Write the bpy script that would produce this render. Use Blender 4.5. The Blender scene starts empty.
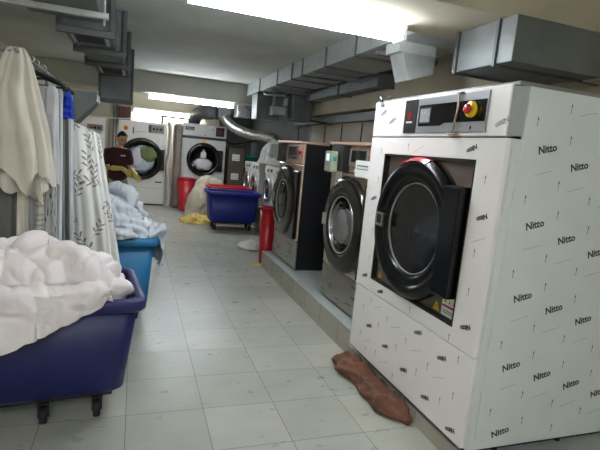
import bpy, bmesh, math, random
from mathutils import Vector, Matrix, noise
C = bpy.context.scene.collection
PI = math.pi
random.seed(7); noise.seed_set(5)

# ------------------------------------------------------------------ materials
def lin(c):
    return tuple(((v/255)/12.92 if v/255 <= .04045 else ((v/255+.055)/1.055)**2.4) for v in c) + (1,)
def mat(name, rgb, rough=.5, metal=0., var=0., vscale=8., bump=0., bscale=40., coat=0., spec=.5, aniso=None):
    m = bpy.data.materials.new(name); m.use_nodes = True
    nt = m.node_tree; b = nt.nodes['Principled BSDF']
    b.inputs['Base Color'].default_value = lin(rgb)
    b.inputs['Roughness'].default_value = rough
    b.inputs['Metallic'].default_value = metal
    b.inputs['Coat Weight'].default_value = coat
    b.inputs['Specular IOR Level'].default_value = spec
    tc = nt.nodes.new('ShaderNodeTexCoord')
    if var:
        mp = nt.nodes.new('ShaderNodeMapping'); nt.links.new(tc.outputs['Object'], mp.inputs['Vector'])
        if aniso: mp.inputs['Scale'].default_value = aniso
        n = nt.nodes.new('ShaderNodeTexNoise'); n.inputs['Scale'].default_value = vscale; n.inputs['Detail'].default_value = 5
        nt.links.new(mp.outputs['Vector'], n.inputs['Vector'])
        r = nt.nodes.new('ShaderNodeValToRGB')
        c = lin(rgb)
        r.color_ramp.elements[0].position = .3; r.color_ramp.elements[1].position = .7
        r.color_ramp.elements[0].color = tuple(max(0, v*(1-var)) for v in c[:3])+(1,)
        r.color_ramp.elements[1].color = tuple(min(1, v*(1+var*.7)) for v in c[:3])+(1,)
        nt.links.new(n.outputs['Fac'], r.inputs['Fac']); nt.links.new(r.outputs['Color'], b.inputs['Base Color'])
        rr = nt.nodes.new('ShaderNodeMath'); rr.operation = 'MULTIPLY_ADD'
        rr.inputs[1].default_value = .25; rr.inputs[2].default_value = max(0, rough-.12)
        nt.links.new(n.outputs['Fac'], rr.inputs[0]); nt.links.new(rr.outputs[0], b.inputs['Roughness'])
    if bump:
        n2 = nt.nodes.new('ShaderNodeTexNoise'); n2.inputs['Scale'].default_value = bscale; n2.inputs['Detail'].default_value = 4
        nt.links.new(tc.outputs['Object'], n2.inputs['Vector'])
        bp = nt.nodes.new('ShaderNodeBump'); bp.inputs['Strength'].default_value = bump; bp.inputs['Distance'].default_value = .01
        nt.links.new(n2.outputs['Fac'], bp.inputs['Height']); nt.links.new(bp.outputs['Normal'], b.inputs['Normal'])
    return m
def emit(name, rgb, s):
    m = bpy.data.materials.new(name); m.use_nodes = True
    b = m.node_tree.nodes['Principled BSDF']
    b.inputs['Base Color'].default_value = (.8, .8, .8, 1)
    b.inputs['Emission Color'].default_value = lin(rgb); b.inputs['Emission Strength'].default_value = s
    return m
def glassmat(name, tint, rough=.02, refl=.12):
    m = bpy.data.materials.new(name); m.use_nodes = True; nt = m.node_tree
    nt.nodes.clear()
    o = nt.nodes.new('ShaderNodeOutputMaterial'); mx = nt.nodes.new('ShaderNodeMixShader')
    t = nt.nodes.new('ShaderNodeBsdfTransparent'); g = nt.nodes.new('ShaderNodeBsdfGlossy')
    t.inputs['Color'].default_value = tint + (1,); g.inputs['Roughness'].default_value = rough
    f = nt.nodes.new('ShaderNodeLayerWeight'); f.inputs['Blend'].default_value = refl
    nt.links.new(f.outputs['Fresnel'], mx.inputs['Fac']); nt.links.new(t.outputs[0], mx.inputs[1]); nt.links.new(g.outputs[0], mx.inputs[2])
    nt.links.new(mx.outputs[0], o.inputs['Surface'])
    return m
def clothmat(name, rgb, var=.06, rough=.9, vscale=5, aniso=None):
    m = mat(name, rgb, rough, 0, var, vscale, .25, 180, spec=.15, aniso=aniso)
    b = m.node_tree.nodes['Principled BSDF']; b.inputs['Sheen Weight'].default_value = .15
    return m
def floormat():
    m = bpy.data.materials.new('floor_tiles'); m.use_nodes = True; nt = m.node_tree; b = nt.nodes['Principled BSDF']
    tc = nt.nodes.new('ShaderNodeTexCoord'); mp = nt.nodes.new('ShaderNodeMapping')
    mp.inputs['Location'].default_value = (0.0+.445*20, -.168+.421*20, 0)
    nt.links.new(tc.outputs['Object'], mp.inputs['Vector'])
    br = nt.nodes.new('ShaderNodeTexBrick'); br.offset = 0; br.squash = 1
    br.inputs['Scale'].default_value = 1; br.inputs['Brick Width'].default_value = .445; br.inputs['Row Height'].default_value = .421
    br.inputs['Mortar Size'].default_value = .0022; br.inputs['Mortar Smooth'].default_value = .35
    br.inputs['Color1'].default_value = lin((183, 182, 171)); br.inputs['Color2'].default_value = lin((168, 169, 158)); br.inputs['Mortar'].default_value = lin((96, 98, 88))
    nt.links.new(mp.outputs['Vector'], br.inputs['Vector'])
    n = nt.nodes.new('ShaderNodeTexNoise'); n.inputs['Scale'].default_value = 3.5; n.inputs['Detail'].default_value = 5; n.inputs['Roughness'].default_value = .55
    mp2 = nt.nodes.new('ShaderNodeMapping'); mp2.inputs['Scale'].default_value = (.8, 1.3, 1); nt.links.new(tc.outputs['Object'], mp2.inputs['Vector']); nt.links.new(mp2.outputs['Vector'], n.inputs['Vector'])
    r = nt.nodes.new('ShaderNodeValToRGB'); r.color_ramp.elements[0].position = .2; r.color_ramp.elements[1].position = .8
    r.color_ramp.elements[0].color = (.66, .66, .65, 1); r.color_ramp.elements[1].color = (1.06, 1.06, 1.04, 1)
    nt.links.new(n.outputs['Fac'], r.inputs['Fac'])
    mx = nt.nodes.new('ShaderNodeMix'); mx.data_type = 'RGBA'; mx.blend_type = 'MULTIPLY'; mx.inputs[0].default_value = .5
    nt.links.new(br.outputs['Color'], mx.inputs[6]); nt.links.new(r.outputs['Color'], mx.inputs[7]); nt.links.new(mx.outputs[2], b.inputs['Base Color'])
    n3 = nt.nodes.new('ShaderNodeTexNoise'); n3.inputs['Scale'].default_value = 9; n3.inputs['Detail'].default_value = 5; nt.links.new(mp2.outputs['Vector'], n3.inputs['Vector'])
    ma = nt.nodes.new('ShaderNodeMath'); ma.operation = 'MULTIPLY_ADD'; ma.inputs[1].default_value = .45; ma.inputs[2].default_value = .12
    nt.links.new(n3.outputs['Fac'], ma.inputs[0]); nt.links.new(ma.outputs[0], b.inputs['Roughness'])
    bp = nt.nodes.new('ShaderNodeBump'); bp.inputs['Strength'].default_value = .3; bp.inputs['Distance'].default_value = .002; bp.invert = True
    nt.links.new(br.outputs['Fac'], bp.inputs['Height']); nt.links.new(bp.outputs['Normal'], b.inputs['Normal'])
    return m
def printmat(name, base, mark):
    m = clothmat(name, base); nt = m.node_tree; b = nt.nodes['Principled BSDF']
    for l in list(b.inputs['Base Color'].links): nt.links.remove(l)
    a = nt.nodes.new('ShaderNodeVertexColor'); a.layer_name = 'print'
    nt.links.new(a.outputs['Color'], b.inputs['Base Color'])
    return m

M = dict(
 floor=floormat(),
 ceil=mat('ceiling_plaster', (204, 204, 194), .85, 0, .16, 1.3, .35, 5),
 wall=mat('wall_paint_beige', (208, 200, 180), .8, 0, .08, 2, .15, 12),
 walld=mat('wall_tiles_grey', (176, 164, 146), .6, 0, .1, 2, .1, 10),
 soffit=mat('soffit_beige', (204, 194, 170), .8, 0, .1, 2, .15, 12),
 walldark=mat('wall_dark_grey_green', (92, 96, 90), .7, 0, .18, 2.5, .15, 10),  # darker grey-green tone for the walls of the far right corner
 dark=mat('dark_grime', (40, 38, 35), .8, 0, .2, 6),
 curbface=mat('curb_tile', (172, 166, 152), .45, 0, .1, 4),
 curbtop=mat('curb_top_grey', (168, 172, 166), .5, 0, .12, 5),
 grout=mat('grout', (120, 115, 104), .8),
 galv=mat('galvanised_sheet', (188, 191, 189), .48, .35, .16, 7, .12, 25),
 galvd=mat('galvanised_dull', (128, 131, 130), .55, .35, .18, 5, .12, 25),
 flange=mat('flange_steel', (98, 101, 100), .55, .3, .1, 8),
 angle=mat('pale_angle_steel', (205, 208, 204), .5, .2, .08, 9),
 foil=mat('foil_duct', (190, 190, 188), .3, .9, .1, 20, .3, 60),
 film=mat('white_film', (232, 226, 222), .38, 0, .03, 3, .05, 30),
 filmside=mat('white_film_side', (214, 219, 216), .36, 0, .05, 3, .06, 20),
 filmink=mat('film_ink', (48, 50, 54), .5),
 filminkl=mat('film_ink_pale', (140, 142, 142), .5),
 corner=mat('corner_steel_grey', (132, 132, 130), .45, .1, .05, 10),
 seam=mat('seam_black', (12, 12, 12), .7),
 panelgrey=mat('panel_grey', (138, 139, 141), .4, .3, .04, 8),
 black=mat('gloss_black', (14, 14, 15), .16, 0, coat=.3),
 doorblack=mat('door_black', (8, 8, 9), .24, spec=.35),
 blackm=mat('matt_black', (20, 20, 21), .45),
 rubber=mat('rubber_black', (16, 16, 16), .7),
 blacksteel=mat('smoked_steel', (128, 112, 102), .34, .55, .06, 10, aniso=(1, 1, .1)),
 steel=mat('stainless', (176, 172, 164), .3, .95, .08, 9, .03, 60, aniso=(1, .6, 6)),
 steelm=mat('stainless_faint_peach_reflection', (214, 190, 172), .32, .85, .08, 9, .03, 60),  # plain stainless with a faint peach reflection put into its colour
 steelw=mat('stainless_peach_reflection', (242, 200, 176), .34, .75, .05, 6),  # peach reflection on the washer tops painted into the steel colour
 steeld=mat('dark_cabinet_side', (40, 40, 42), .38, .6, .08, 5),
 drum=mat('drum_steel', (150, 152, 154), .45, .3, .1, 12),
 white=mat('white_enamel', (226, 220, 212), .3, 0, .03, 4, coat=.2),
 whited=mat('white_enamel_aged', (205, 204, 196), .35, 0, .05, 4, coat=.1),
 grey=mat('grey_plastic', (128, 126, 122), .45),
 silver=mat('silver_trim', (190, 190, 188), .25, .9),
 red=mat('red_plastic', (172, 24, 32), .35, 0, .06, 5),
 redk=mat('red_button', (190, 24, 34), .25, coat=.4),
 yellow=mat('yellow_plastic', (236, 196, 20), .4),
 orange=mat('orange_sticker', (240, 140, 30), .5),
 blueink=mat('blue_ink', (30, 60, 150), .5),
 whitep=mat('white_paper', (232, 232, 228), .6),
 screen=mat('grey_screen', (160, 162, 164), .25, 0, .1, 60),
 navy=mat('navy_plastic', (18, 24, 84), .42, 0, .08, 4),
 royal=mat('royal_blue_plastic', (24, 42, 130), .4, 0, .06, 4),
 teal=mat('teal_plastic', (16, 104, 150), .42, 0, .06, 4),
 tealbin=mat('teal_green_plastic', (20, 120, 108), .5),
 wclo=clothmat('white_cloth', (230, 221, 220)),
 gclo=clothmat('pale_grey_cloth', (204, 207, 213)),
 gclo2=clothmat('grey_sheet_cloth', (158, 156, 150)),
 cream=clothmat('cream_cloth', (206, 200, 186)),
 sackc=clothmat('sack_cloth', (182, 172, 152)),
 greyg=clothmat('grey_garment', (150, 152, 150)),
 lgreyg=clothmat('light_grey_garment', (196, 198, 200)),
 dgreyg=clothmat('dark_grey_garment', (110, 110, 106)),
 blueg=clothmat('royal_blue_garment', (28, 56, 160)),
 brownc=clothmat('brown_cloth', (112, 76, 58), .25),
 yelc=clothmat('yellow_cloth', (214, 184, 104), .2),
 olivec=clothmat('olive_cloth', (130, 136, 92), .2),
 roll=clothmat('taupe_padding', (140, 128, 116), .15, vscale=10),
 matw=clothmat('white_padding', (208, 200, 190), .06),
 card=mat('cardboard', (100, 88, 70), .8, 0, .08, 6),
 shirt=clothmat('brown_shirt', (74, 44, 44)),
 khaki=clothmat('khaki_trousers', (172, 158, 134)),
 skin=mat('skin', (218, 168, 134), .5, 0, .05, 10),
 hair=mat('black_hair', (18, 15, 14), .5, 0, .2, 60),
 glove=mat('yellow_rubber', (232, 210, 118), .4),
 shoe=mat('dark_shoe', (30, 28, 28), .5),
 tube=emit('lit_tube', (236, 245, 255), 26.),
 batten=mat('white_batten', (235, 236, 234), .4),
 glass=glassmat('door_glass', (.93, .94, .96), .03, .25),
 glassd=glassmat('dark_door_glass', (.30, .31, .32), .03, .4),
 clear=glassmat('clear_wrap', (.85, .87, .9), .15, .45),
 wire=mat('black_cable', (14, 14, 14), .6),
 led=emit('blue_white_screen', (150, 190, 230), .25),
 beigebox=mat('beige_green_housing', (138, 142, 120), .5),
 pipe=mat('cream_pipe', (200, 190, 165), .5),
)
M['floral'] = printmat('floral_print_cloth', (222, 220, 214), None)
M['speck'] = printmat('speckled_cloth', (170, 168, 158), None)
M['stripe'] = printmat('striped_print_cloth', (170, 168, 158), None)

# ------------------------------------------------------------------ mesh helpers
def B(): return bmesh.new()
def box(bm, x0, x1, y0, y1, z0, z1, mi=0, bev=0., seg=2):
    t = bmesh.new(); bmesh.ops.create_cube(t, size=1)
    for v in t.verts:
        v.co = Vector((x0+(v.co.x+.5)*(x1-x0), y0+(v.co.y+.5)*(y1-y0), z0+(v.co.z+.5)*(z1-z0)))
    if bev: bmesh.ops.bevel(t, geom=t.edges[:], offset=bev, segments=seg, affect='EDGES', profile=.5)
    for f in t.faces: f.material_index = mi
    merge(bm, t); return bm
def merge(bm, t, mtx=None):
    if mtx is not None: bmesh.ops.transform(t, matrix=mtx, verts=t.verts)
    me = bpy.data.meshes.new('tmp'); t.to_mesh(me); t.free(); bm.from_mesh(me); bpy.data.meshes.remove(me)
def prism(bm, pts, axis, a, b, mi=0, bev=0):
    """polygon pts in the two other axes (order x,y,z minus axis) extruded from a to b"""
    t = bmesh.new()
    def p(u, v, w): return {0: (w, u, v), 1: (u, w, v), 2: (u, v, w)}[axis]
    A = [t.verts.new(p(u, v, a)) for u, v in pts]; Bv = [t.verts.new(p(u, v, b)) for u, v in pts]
    n = len(pts); t.faces.new(A); t.faces.new(Bv[::-1])
    for i in range(n): t.faces.new((A[i], Bv[i], Bv[(i+1) % n], A[(i+1) % n]))
    bmesh.ops.recalc_face_normals(t, faces=t.faces)
    if bev: bmesh.ops.bevel(t, geom=t.edges[:], offset=bev, segments=2, affect='EDGES')
    for f in t.faces: f.material_index = mi
    merge(bm, t); return bm
def lathe(bm, prof, c, axis, mi=0, n=40, smooth=True, ry=1.):
    """prof [(r, h)], h along +axis from c. axis 0,1,2"""
    t = bmesh.new(); rings = []
    for r, h in prof:
        ring = []
        for i in range(n):
            a = 2*PI*i/n; u = r*math.cos(a); v = r*math.sin(a)*ry
            q = {0: (h, u, v), 1: (u, h, v), 2: (u, v, h)}[axis]
            ring.append(t.verts.new(Vector(q)+Vector(c)))
        rings.append(ring)
    for a, b in zip(rings, rings[1:]):
        for i in range(n):
            f = t.faces.new((a[i], a[(i+1) % n], b[(i+1) % n], b[i])); f.smooth = smooth; f.material_index = mi
    for ring in (rings[0], rings[-1]):
        if (ring[0].co-ring[n//2].co).length > 1e-5:
            f = t.faces.new(ring); f.material_index = mi
    bmesh.ops.remove_doubles(t, verts=t.verts, dist=1e-6)
    bmesh.ops.recalc_face_normals(t, faces=t.faces)
    merge(bm, t); return bm
def ringl(bm, prof, c, axis, mi=0, n=56):
    """closed lathe profile (a torus-like ring)"""
    t = bmesh.new(); rings = []
    for r, h in prof:
        rings.append([t.verts.new(Vector({0: (h, r*math.cos(2*PI*i/n), r*math.sin(2*PI*i/n)), 1: (r*math.cos(2*PI*i/n), h, r*math.sin(2*PI*i/n)), 2: (r*math.cos(2*PI*i/n), r*math.sin(2*PI*i/n), h)}[axis])+Vector(c)) for i in range(n)])
    for k in range(len(rings)):
        a, b = rings[k], rings[(k+1) % len(rings)]
        for i in range(n):
            f = t.faces.new((a[i], a[(i+1) % n], b[(i+1) % n], b[i])); f.smooth = True; f.material_index = mi
    bmesh.ops.recalc_face_normals(t, faces=t.faces)
    merge(bm, t); return bm
def tube(bm, pts, r, mi=0, n=10, rf=None, step=None):
    P = [Vector(p) for p in pts]
    if step:
        Q = []
        for i in range(len(P)-1):
            p0 = P[max(i-1, 0)]; p1 = P[i]; p2 = P[i+1]; p3 = P[min(i+2, len(P)-1)]
            k = max(1, int((p2-p1).length/step))
            for j in range(k):
                t_ = j/k
                Q.append(.5*((2*p1)+(-p0+p2)*t_+(2*p0-5*p1+4*p2-p3)*t_**2+(-p0+3*p1-3*p2+p3)*t_**3))
        Q.append(P[-1]); P = Q
    t = bmesh.new(); rings = []; up = Vector((0, 0, 1))
    for i, p in enumerate(P):
        d = (P[min(i+1, len(P)-1)]-P[max(i-1, 0)]).normalized()
        u = up if abs(d.dot(up)) < .95 else Vector((1, 0, 0))
        a = d.cross(u).normalized(); b = d.cross(a)
        rr = r*(rf(i, len(P)) if rf else 1)
        rings.append([t.verts.new(p+a*rr*math.cos(2*PI*k/n)+b*rr*math.sin(2*PI*k/n)) for k in range(n)])
    for a, b in zip(rings, rings[1:]):
        for k in range(n):
            f = t.faces.new((a[k], a[(k+1) % n], b[(k+1) % n], b[k])); f.smooth = True
    t.faces.new(rings[0]); t.faces.new(rings[-1])
    for f in t.faces: f.material_index = mi
    bmesh.ops.recalc_face_normals(t, faces=t.faces)
    merge(bm, t); return bm
_txt = {}
def text(bm, s, mtx, size=.1, mi=0, bold=0., ext=.0004):
    key = (s, size, bold)
    if key not in _txt:
        cu = bpy.data.curves.new('t', 'FONT'); cu.body = s; cu.size = size; cu.align_x = 'CENTER'; cu.align_y = 'CENTER'; cu.offset = bold; cu.extrude = ext; cu.resolution_u = 2
        o = bpy.data.objects.new('t', cu); C.objects.link(o); bpy.context.view_layer.update()
        me = bpy.data.meshes.new_from_object(o.evaluated_get(bpy.context.evaluated_depsgraph_get()))
        bpy.data.objects.remove(o); bpy.data.curves.remove(cu); _txt[key] = me
    t = bmesh.new(); t.from_mesh(_txt[key])
    for f in t.faces: f.material_index = mi
    merge(bm, t, mtx)
def frame_mtx(origin, xdir, ydir):
    x = Vector(xdir).normalized(); y = Vector(ydir).normalized(); z = x.cross(y)
    m = Matrix((x, y, z)).transposed().to_4x4(); m.translation = Vector(origin); return m

ROOT = {}
def obj(name, bm, mats, parent=None, local=False, solid=0, sub=0, label=None):
    """bm in world coordinates unless local; linked as ONE mesh object under parent"""
    if not isinstance(mats, (list, tuple)): mats = [mats]
    off = Vector((0, 0, 0))
    if parent is not None and not local:
        r = parent
        while r.parent: r = r.parent
        off = r.location
    elif parent is None and not local:
        xs = [v.co for v in bm.verts]
        off = Vector(((min(v.x for v in xs)+max(v.x for v in xs))/2, (min(v.y for v in xs)+max(v.y for v in xs))/2, min(v.z for v in xs)))
    if off.length: bmesh.ops.translate(bm, vec=-off, verts=bm.verts)
    me = bpy.data.meshes.new(name); bm.to_mesh(me); bm.free()
    for m in mats: me.materials.append(m)
    o = bpy.data.objects.new(name, me); C.objects.link(o)
    if parent is not None: o.parent = parent
    elif not local: o.location = off
    if solid:
        s = o.modifiers.new('solid', 'SOLIDIFY'); s.thickness = solid; s.offset = -1
    if sub:
        s = o.modifiers.new('sub', 'SUBSURF'); s.levels = sub; s.render_levels = sub
    if label: o['label'] = label
    return o
def thing(name, label, cat, loc, group=None, rz=0):
    o = bpy.data.objects.new(name, None); C.objects.link(o); o.location = loc; o.rotation_euler = (0, 0, rz)
    o['label'] = label; o['category'] = cat
    if group: o['group'] = group
    return o
def tag(o, label, cat, group=None, kind=None):
    o['label'] = label; o['category'] = cat
    if group: o['group'] = group
    if kind: o['kind'] = kind
    return o
def struct(name, bm, mats, label=None):
    o = obj(name, bm, mats); o['kind'] = 'structure'
    if label: o['label'] = label
    return o
def copy_tree(o, parent=None):
    c = o.copy(); C.objects.link(c)
    if parent: c.parent = parent
    for ch in list(o.children): copy_tree(ch, c)
    return c

# ------------------------------------------------------------------ cloth helpers
def billow(p, seed, f, warp=.35, st=(1, 1, 1)):
    """rounded crests with creases between them"""
    s = Vector((seed*13.7, seed*7.1, seed*3.3))
    pw_ = p*2.2+s
    w = Vector((noise.noise(pw_), noise.noise(pw_+Vector((31.4, 0, 7.7))), noise.noise(pw_+Vector((0, 17.3, 41.9)))))*warp
    q = p+w; q = Vector((q.x*st[0], q.y*st[1], q.z*st[2]))*f+s
    n_ = abs(noise.noise(q))*2.4
    return min(1, n_)**.75
def folds(p, seed, f=3.2):
    a = billow(p, seed, f, .34, (1, .38, .6)); b = billow(p, seed+5, f*1.7, .28, (.45, 1, .6)); c = billow(p, seed+9, f*3.4, .2, (1, .5, 1))
    return a*.56+b*.36+c*.13-.45
def heap(cx, cy, a, b, z0, h, seed, rot=0, n=4., drop=None, over=.06, amp=.07, f=3.2, NT=200, NR=70, peak=(0, 0), pw=2.2, tuck=.14, flutter=.03, down=.0, inv=1):
    """a mound of cloth; drop(theta, lx, ly) gives how far the cloth hangs over the edge there"""
    bm = bmesh.new(); rows = []
    ca, sa = math.cos(rot), math.sin(rot)
    S = [i/NR for i in range(NR+1)]; D = [1+j/26 for j in range(1, 27)] if (drop or tuck) else []
    for s in S+D:
        row = []
        for k in range(NT):
            th = 2*PI*k/NT; c, sn = math.cos(th), math.sin(th)
            r1 = 1/((abs(c)/a)**n+(abs(sn)/b)**n)**(1/n)
            dr = drop(th, r1*c, r1*sn) if drop else 0
            on = min(1, max(0, dr/.05))
            ss = min(s, 1)
            lx, ly = r1*ss*c, r1*ss*sn
            prof = max(0, 1-ss**pw)**.75
            z = z0+.075*on+h*prof
            lx += peak[0]*(1-ss)**1.*prof; ly += peak[1]*(1-ss)*prof
            if s > 1:
                u = (s-1)
                if on > 0:
                    e = min(1, u/.18); out = over*on*math.sin(e*PI/2)
                    fl = flutter*math.sin(th*a*60+noise.noise(Vector((th*5, seed, 0)))*6)*max(0, u-.18)
                    lx += (out+fl)*c; ly += (out+fl)*sn
                    z -= .0 if u < .18 else (u-.18)/.82*dr
                    z -= (1-on)*tuck*u
                else:
                    z -= tuck*u; lx *= 1-.03*u; ly *= 1-.03*u
            row.append(bm.verts.new((cx+lx*ca-ly*sa, cy+lx*sa+ly*ca, z)))
        rows.append(row)
    # centre
    for r1_, r2_ in zip(rows, rows[1:]):
        for k in range(NT):
            fc = bm.faces.new((r1_[k], r2_[k], r2_[(k+1) % NT], r1_[(k+1) % NT])); fc.smooth = True
    bmesh.ops.remove_doubles(bm, verts=rows[0], dist=1e-4)
    bmesh.ops.recalc_face_normals(bm, faces=bm.faces)
    bm.normal_update()
    top = max(v.co.z for v in bm.verts)
    mv = []
    for v in bm.verts:
        k = 1.
        if v.co.z < z0-.01: k = .35
        mv.append((v, v.normal.copy()*(folds(v.co, seed, f)*amp*k)))
    sg = (1 if sum(v.normal.z for v, d in mv if v.co.z > z0+.3*h) > 0 else -1)*inv
    for v, d in mv:
        v.co += d*sg
        if v.co.z < down: v.co.z = down
    return bm
def clothpile(cx, cy, a, b, h, seed, rot=0, amp=.05, f=6, mi=None, z0=0.004, n=2.2):
    return heap(cx, cy, a, b, z0, h, seed, rot, n=n, drop=None, amp=amp, f=f, NT=90, NR=34, tuck=0, down=z0)
def garment(cx, cy, zt, zb, wt, wb, dp, seed, waves=9, amp=.012, sh=.10, lean=0., tilt=0, NT=150, NZ=90, hem=.02, rot=0, topw=.03, shear=0, jag=0., colorize=None, cone=False, tslope=0):
    bm = bmesh.new(); rows = []
    L = bm.verts.layers.float_color.new('print') if colorize else None
    for j in range(NZ+1):
        t = j/NZ; row = []
        for k in range(NT):
            a = 2*PI*k/NT
            u = t
            if cone: w = topw+(wb-topw)*(u**.62)
            else:
                zz = u*(zt-zb)
                if zz < sh: w = topw+(wt-topw)*math.sin(zz/sh*PI/2)
                else: w = wt+(wb-wt)*(zz-sh)/max(.01, zt-zb-sh)
            dd = dp*min(1, .35+u*2.2)*(w/max(wt, .01) if cone else 1)
            c, s = math.cos(a), math.sin(a)
            x = w/2*math.copysign(abs(c)**.8, c); y = dd/2*math.copysign(abs(s)**.8, s)
            grow = min(1, .15+u*1.2)
            ph = noise.noise(Vector((seed*3.1, u*1.6, 0)))*1.6
            fold = math.sin(a*waves+ph+seed)*.6+math.sin(a*waves*1.9+ph*2+seed*2)*.4
            r = 1+0; x += math.cos(a)*fold*amp*grow; y += math.sin(a)*fold*amp*grow*1.5
            n_ = noise.noise(Vector((x*9, u*7, seed+(3 if s > 0 else 0))))*.012
            x += lean*u+shear*u*u; y += n_+tilt*u
            z = zt-(zt-zb)*u
            if j > NZ-6: z += hem*noise.noise(Vector((a*2, seed, 1)))*(j-NZ+6)/6
            if tslope: z -= tslope*(x+w/2)*(1-u)**3
            if jag: z += jag*u*(noise.noise(Vector((math.cos(a)*2.3, math.sin(a)*1.1, seed*2)))*1.6)
            if topw < .08 and not cone: z -= 0
            ca, sa = math.cos(rot), math.sin(rot)
            v = bm.verts.new((cx+x*ca-y*sa, cy+x*sa+y*ca, z)); row.append(v)
            if L is not None: v[L] = colorize(a/(2*PI), u, z)
        rows.append(row)
    for p, q in zip(rows, rows[1:]):
        for k in range(NT):
            f = bm.faces.new((p[k], q[k], q[(k+1) % NT], p[(k+1) % NT])); f.smooth = True
    bm.faces.new(rows[0][::-1])
    bmesh.ops.recalc_face_normals(bm, faces=bm.faces)
    return bm

# ================================================================== SETTING
CE = 2.8
XL, XR, YB, YF = -1.9, 3.1, 13.4, -2.6
bm = B(); box(bm, XL-.1, XR+.1, YF-.1, YB+.1, -.1, 0); struct('floor', bm, M['floor'])
bpy.data.objects['floor'].location = (0, 0, 0)
me = bpy.data.objects['floor'].data
me.transform(Matrix.Translation(((XL+XR)/2, (YF+YB)/2, -.1)))
bm = B(); box(bm, XL-.1, XR+.1, YF-.1, YB+.1, CE, CE+.1); struct('ceiling', bm, M['ceil'])
bm = B(); box(bm, XL-.1, XL, YF, YB, 0, CE); struct('wall_left', bm, M['wall'])
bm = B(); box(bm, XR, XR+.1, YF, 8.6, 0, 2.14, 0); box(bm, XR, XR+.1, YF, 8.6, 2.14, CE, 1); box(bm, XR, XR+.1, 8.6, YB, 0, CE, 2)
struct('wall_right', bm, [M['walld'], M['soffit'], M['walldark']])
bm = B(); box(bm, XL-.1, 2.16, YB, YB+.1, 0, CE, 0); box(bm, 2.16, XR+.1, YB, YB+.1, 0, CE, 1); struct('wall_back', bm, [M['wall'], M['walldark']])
bm = B(); box(bm, XL-.1, XR+.1, YF-.1, YF, 0, CE); struct('wall_front', bm, M['wall'])
# cross beam towards the back
bm = B(); box(bm, XL, XR, 9.4, 9.75, 2.44, CE, 0, .008); struct('trim_1', bm, M['ceil'], 'plastered concrete beam crossing the ceiling')
# soffit along the right wall
bm = B(); box(bm, 2.9, XR, .2, 9.4, 2.26, CE, 0, .006); struct('trim_2', bm, M['soffit'], 'beige soffit running along the right wall')
bm = B(); box(bm, XL, XR, 2.55, 3.22, 2.55, CE, 0, .006); struct('trim_7', bm, M['soffit'], 'beige concrete beam crossing the ceiling nearest the camera')
# wall tile joints as pilaster strips
bm = B()
for i in range(8): box(bm, XR-.01, XR, 4.2+i*.72, 4.212+i*.72, .2, 2.1, 0)
struct('trim_3', bm, M['dark'], 'thin dark upright joints in the right wall')
# raised plinths
def plinth(nm, x0, x1, y0, y1, z, step, lab):
    bm = B(); box(bm, x0, x1, y0, y1, 0, z-.012, 0); box(bm, x0-.004, x1, y0, y1, z-.012, z, 1, .003)
    y = y0+step*.6
    while y < y1: box(bm, x0-.0012, x0+.01, y-.002, y+.002, .004, z-.014, 2); y += step
    return struct(nm, bm, [M['curbface'], M['curbtop'], M['grout']], lab)
plinth('trim_4', 1.69, XR, 3.27, 6.16, .222, .42, 'raised tiled kerb under the two steel washers')
plinth('trim_5', 1.69, XR, 1.2, 3.27, .10, .42, 'lower tiled kerb under the film-wrapped washer')
plinth('trim_6', 2.34, XR, 6.9, 10.9, .44, .4, 'tiled ledge carrying the white front loaders')

# ================================================================== LIGHT FIXTURES
def batten(x0, x1, y, z, label, r=.016, twin=.045, w=.07, ey=None):
    t = thing('tube_light', label, 'ceiling light', ((x0+x1)/2, y, z), 'fluorescent tube lights')
    bm = B(); prism(bm, [(y-w, z+.10), (y-w*.8, z+.06), (y+w*.8, z+.06), (y+w, z+.10)], 0, x0, x1, 0); obj('batten', bm, M['batten'], t)
    for s in ((-1, 1) if twin else (0,)):
        bm = B(); tube(bm, [(x0+.03, y+s*twin, z+.02), (x1-.03, y+s*twin, z+.02)], r, 0, 12); obj('tube', bm, M['tube'], t)
    for xx in (x0, x1-.03):
        bm = B(); box(bm, xx, xx+.03, y-twin-.025, y+twin+.025, z-.005, z+.062, 0, .004); obj('lamp_holder', bm, M['batten'], t)
    return t
batten(.24, 1.77, 3.15, 2.449, 'long lit twin tube light crossing the ceiling nearest the camera')
bm = B()
batten(.17, 1.80, 9.50, 2.339, 'lit tube light under the far ceiling beam, in front of the white dryers')
batten(-.1, 1.6, 13.33, 2.26, 'tube light added on the back wall for the glow above the dryers')  # added to make the glow band on the wall and brighten the dryers
batten(-1.3, .2, -.9, 2.699, 'unseen tube light added on the ceiling behind the camera')  # added out of view to brighten the cart sheets and the washer side
batten(-.6, .9, -1.9, 2.699, 'lit tube light on the ceiling at the near end of the room')

# ================================================================== DUCTS
# right main duct
t = thing('air_duct', 'long galvanised square duct running along the ceiling above the steel washers', 'air duct', (2.3, 5.2, 2.59))
ys = [3.24, 4.42, 5.22, 6.02, 6.47, 7.19, 8.30, 9.38]
for i, (a, b_) in enumerate(zip(ys, ys[1:])):
    bm = B(); e = .0 if i % 2 else .004
    box(bm, 2.0-e, 2.62, a+.004, b_-.004, 2.59, CE-.001, 0, .004); obj('duct_section', bm, M['galv'], t)
for y in ys[1:-1]:
    bm = B(); box(bm, 1.985, 2.635, y-.012, y+.012, 2.575, CE-.002, 0, .002); obj('flange', bm, M['flange'], t)
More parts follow.
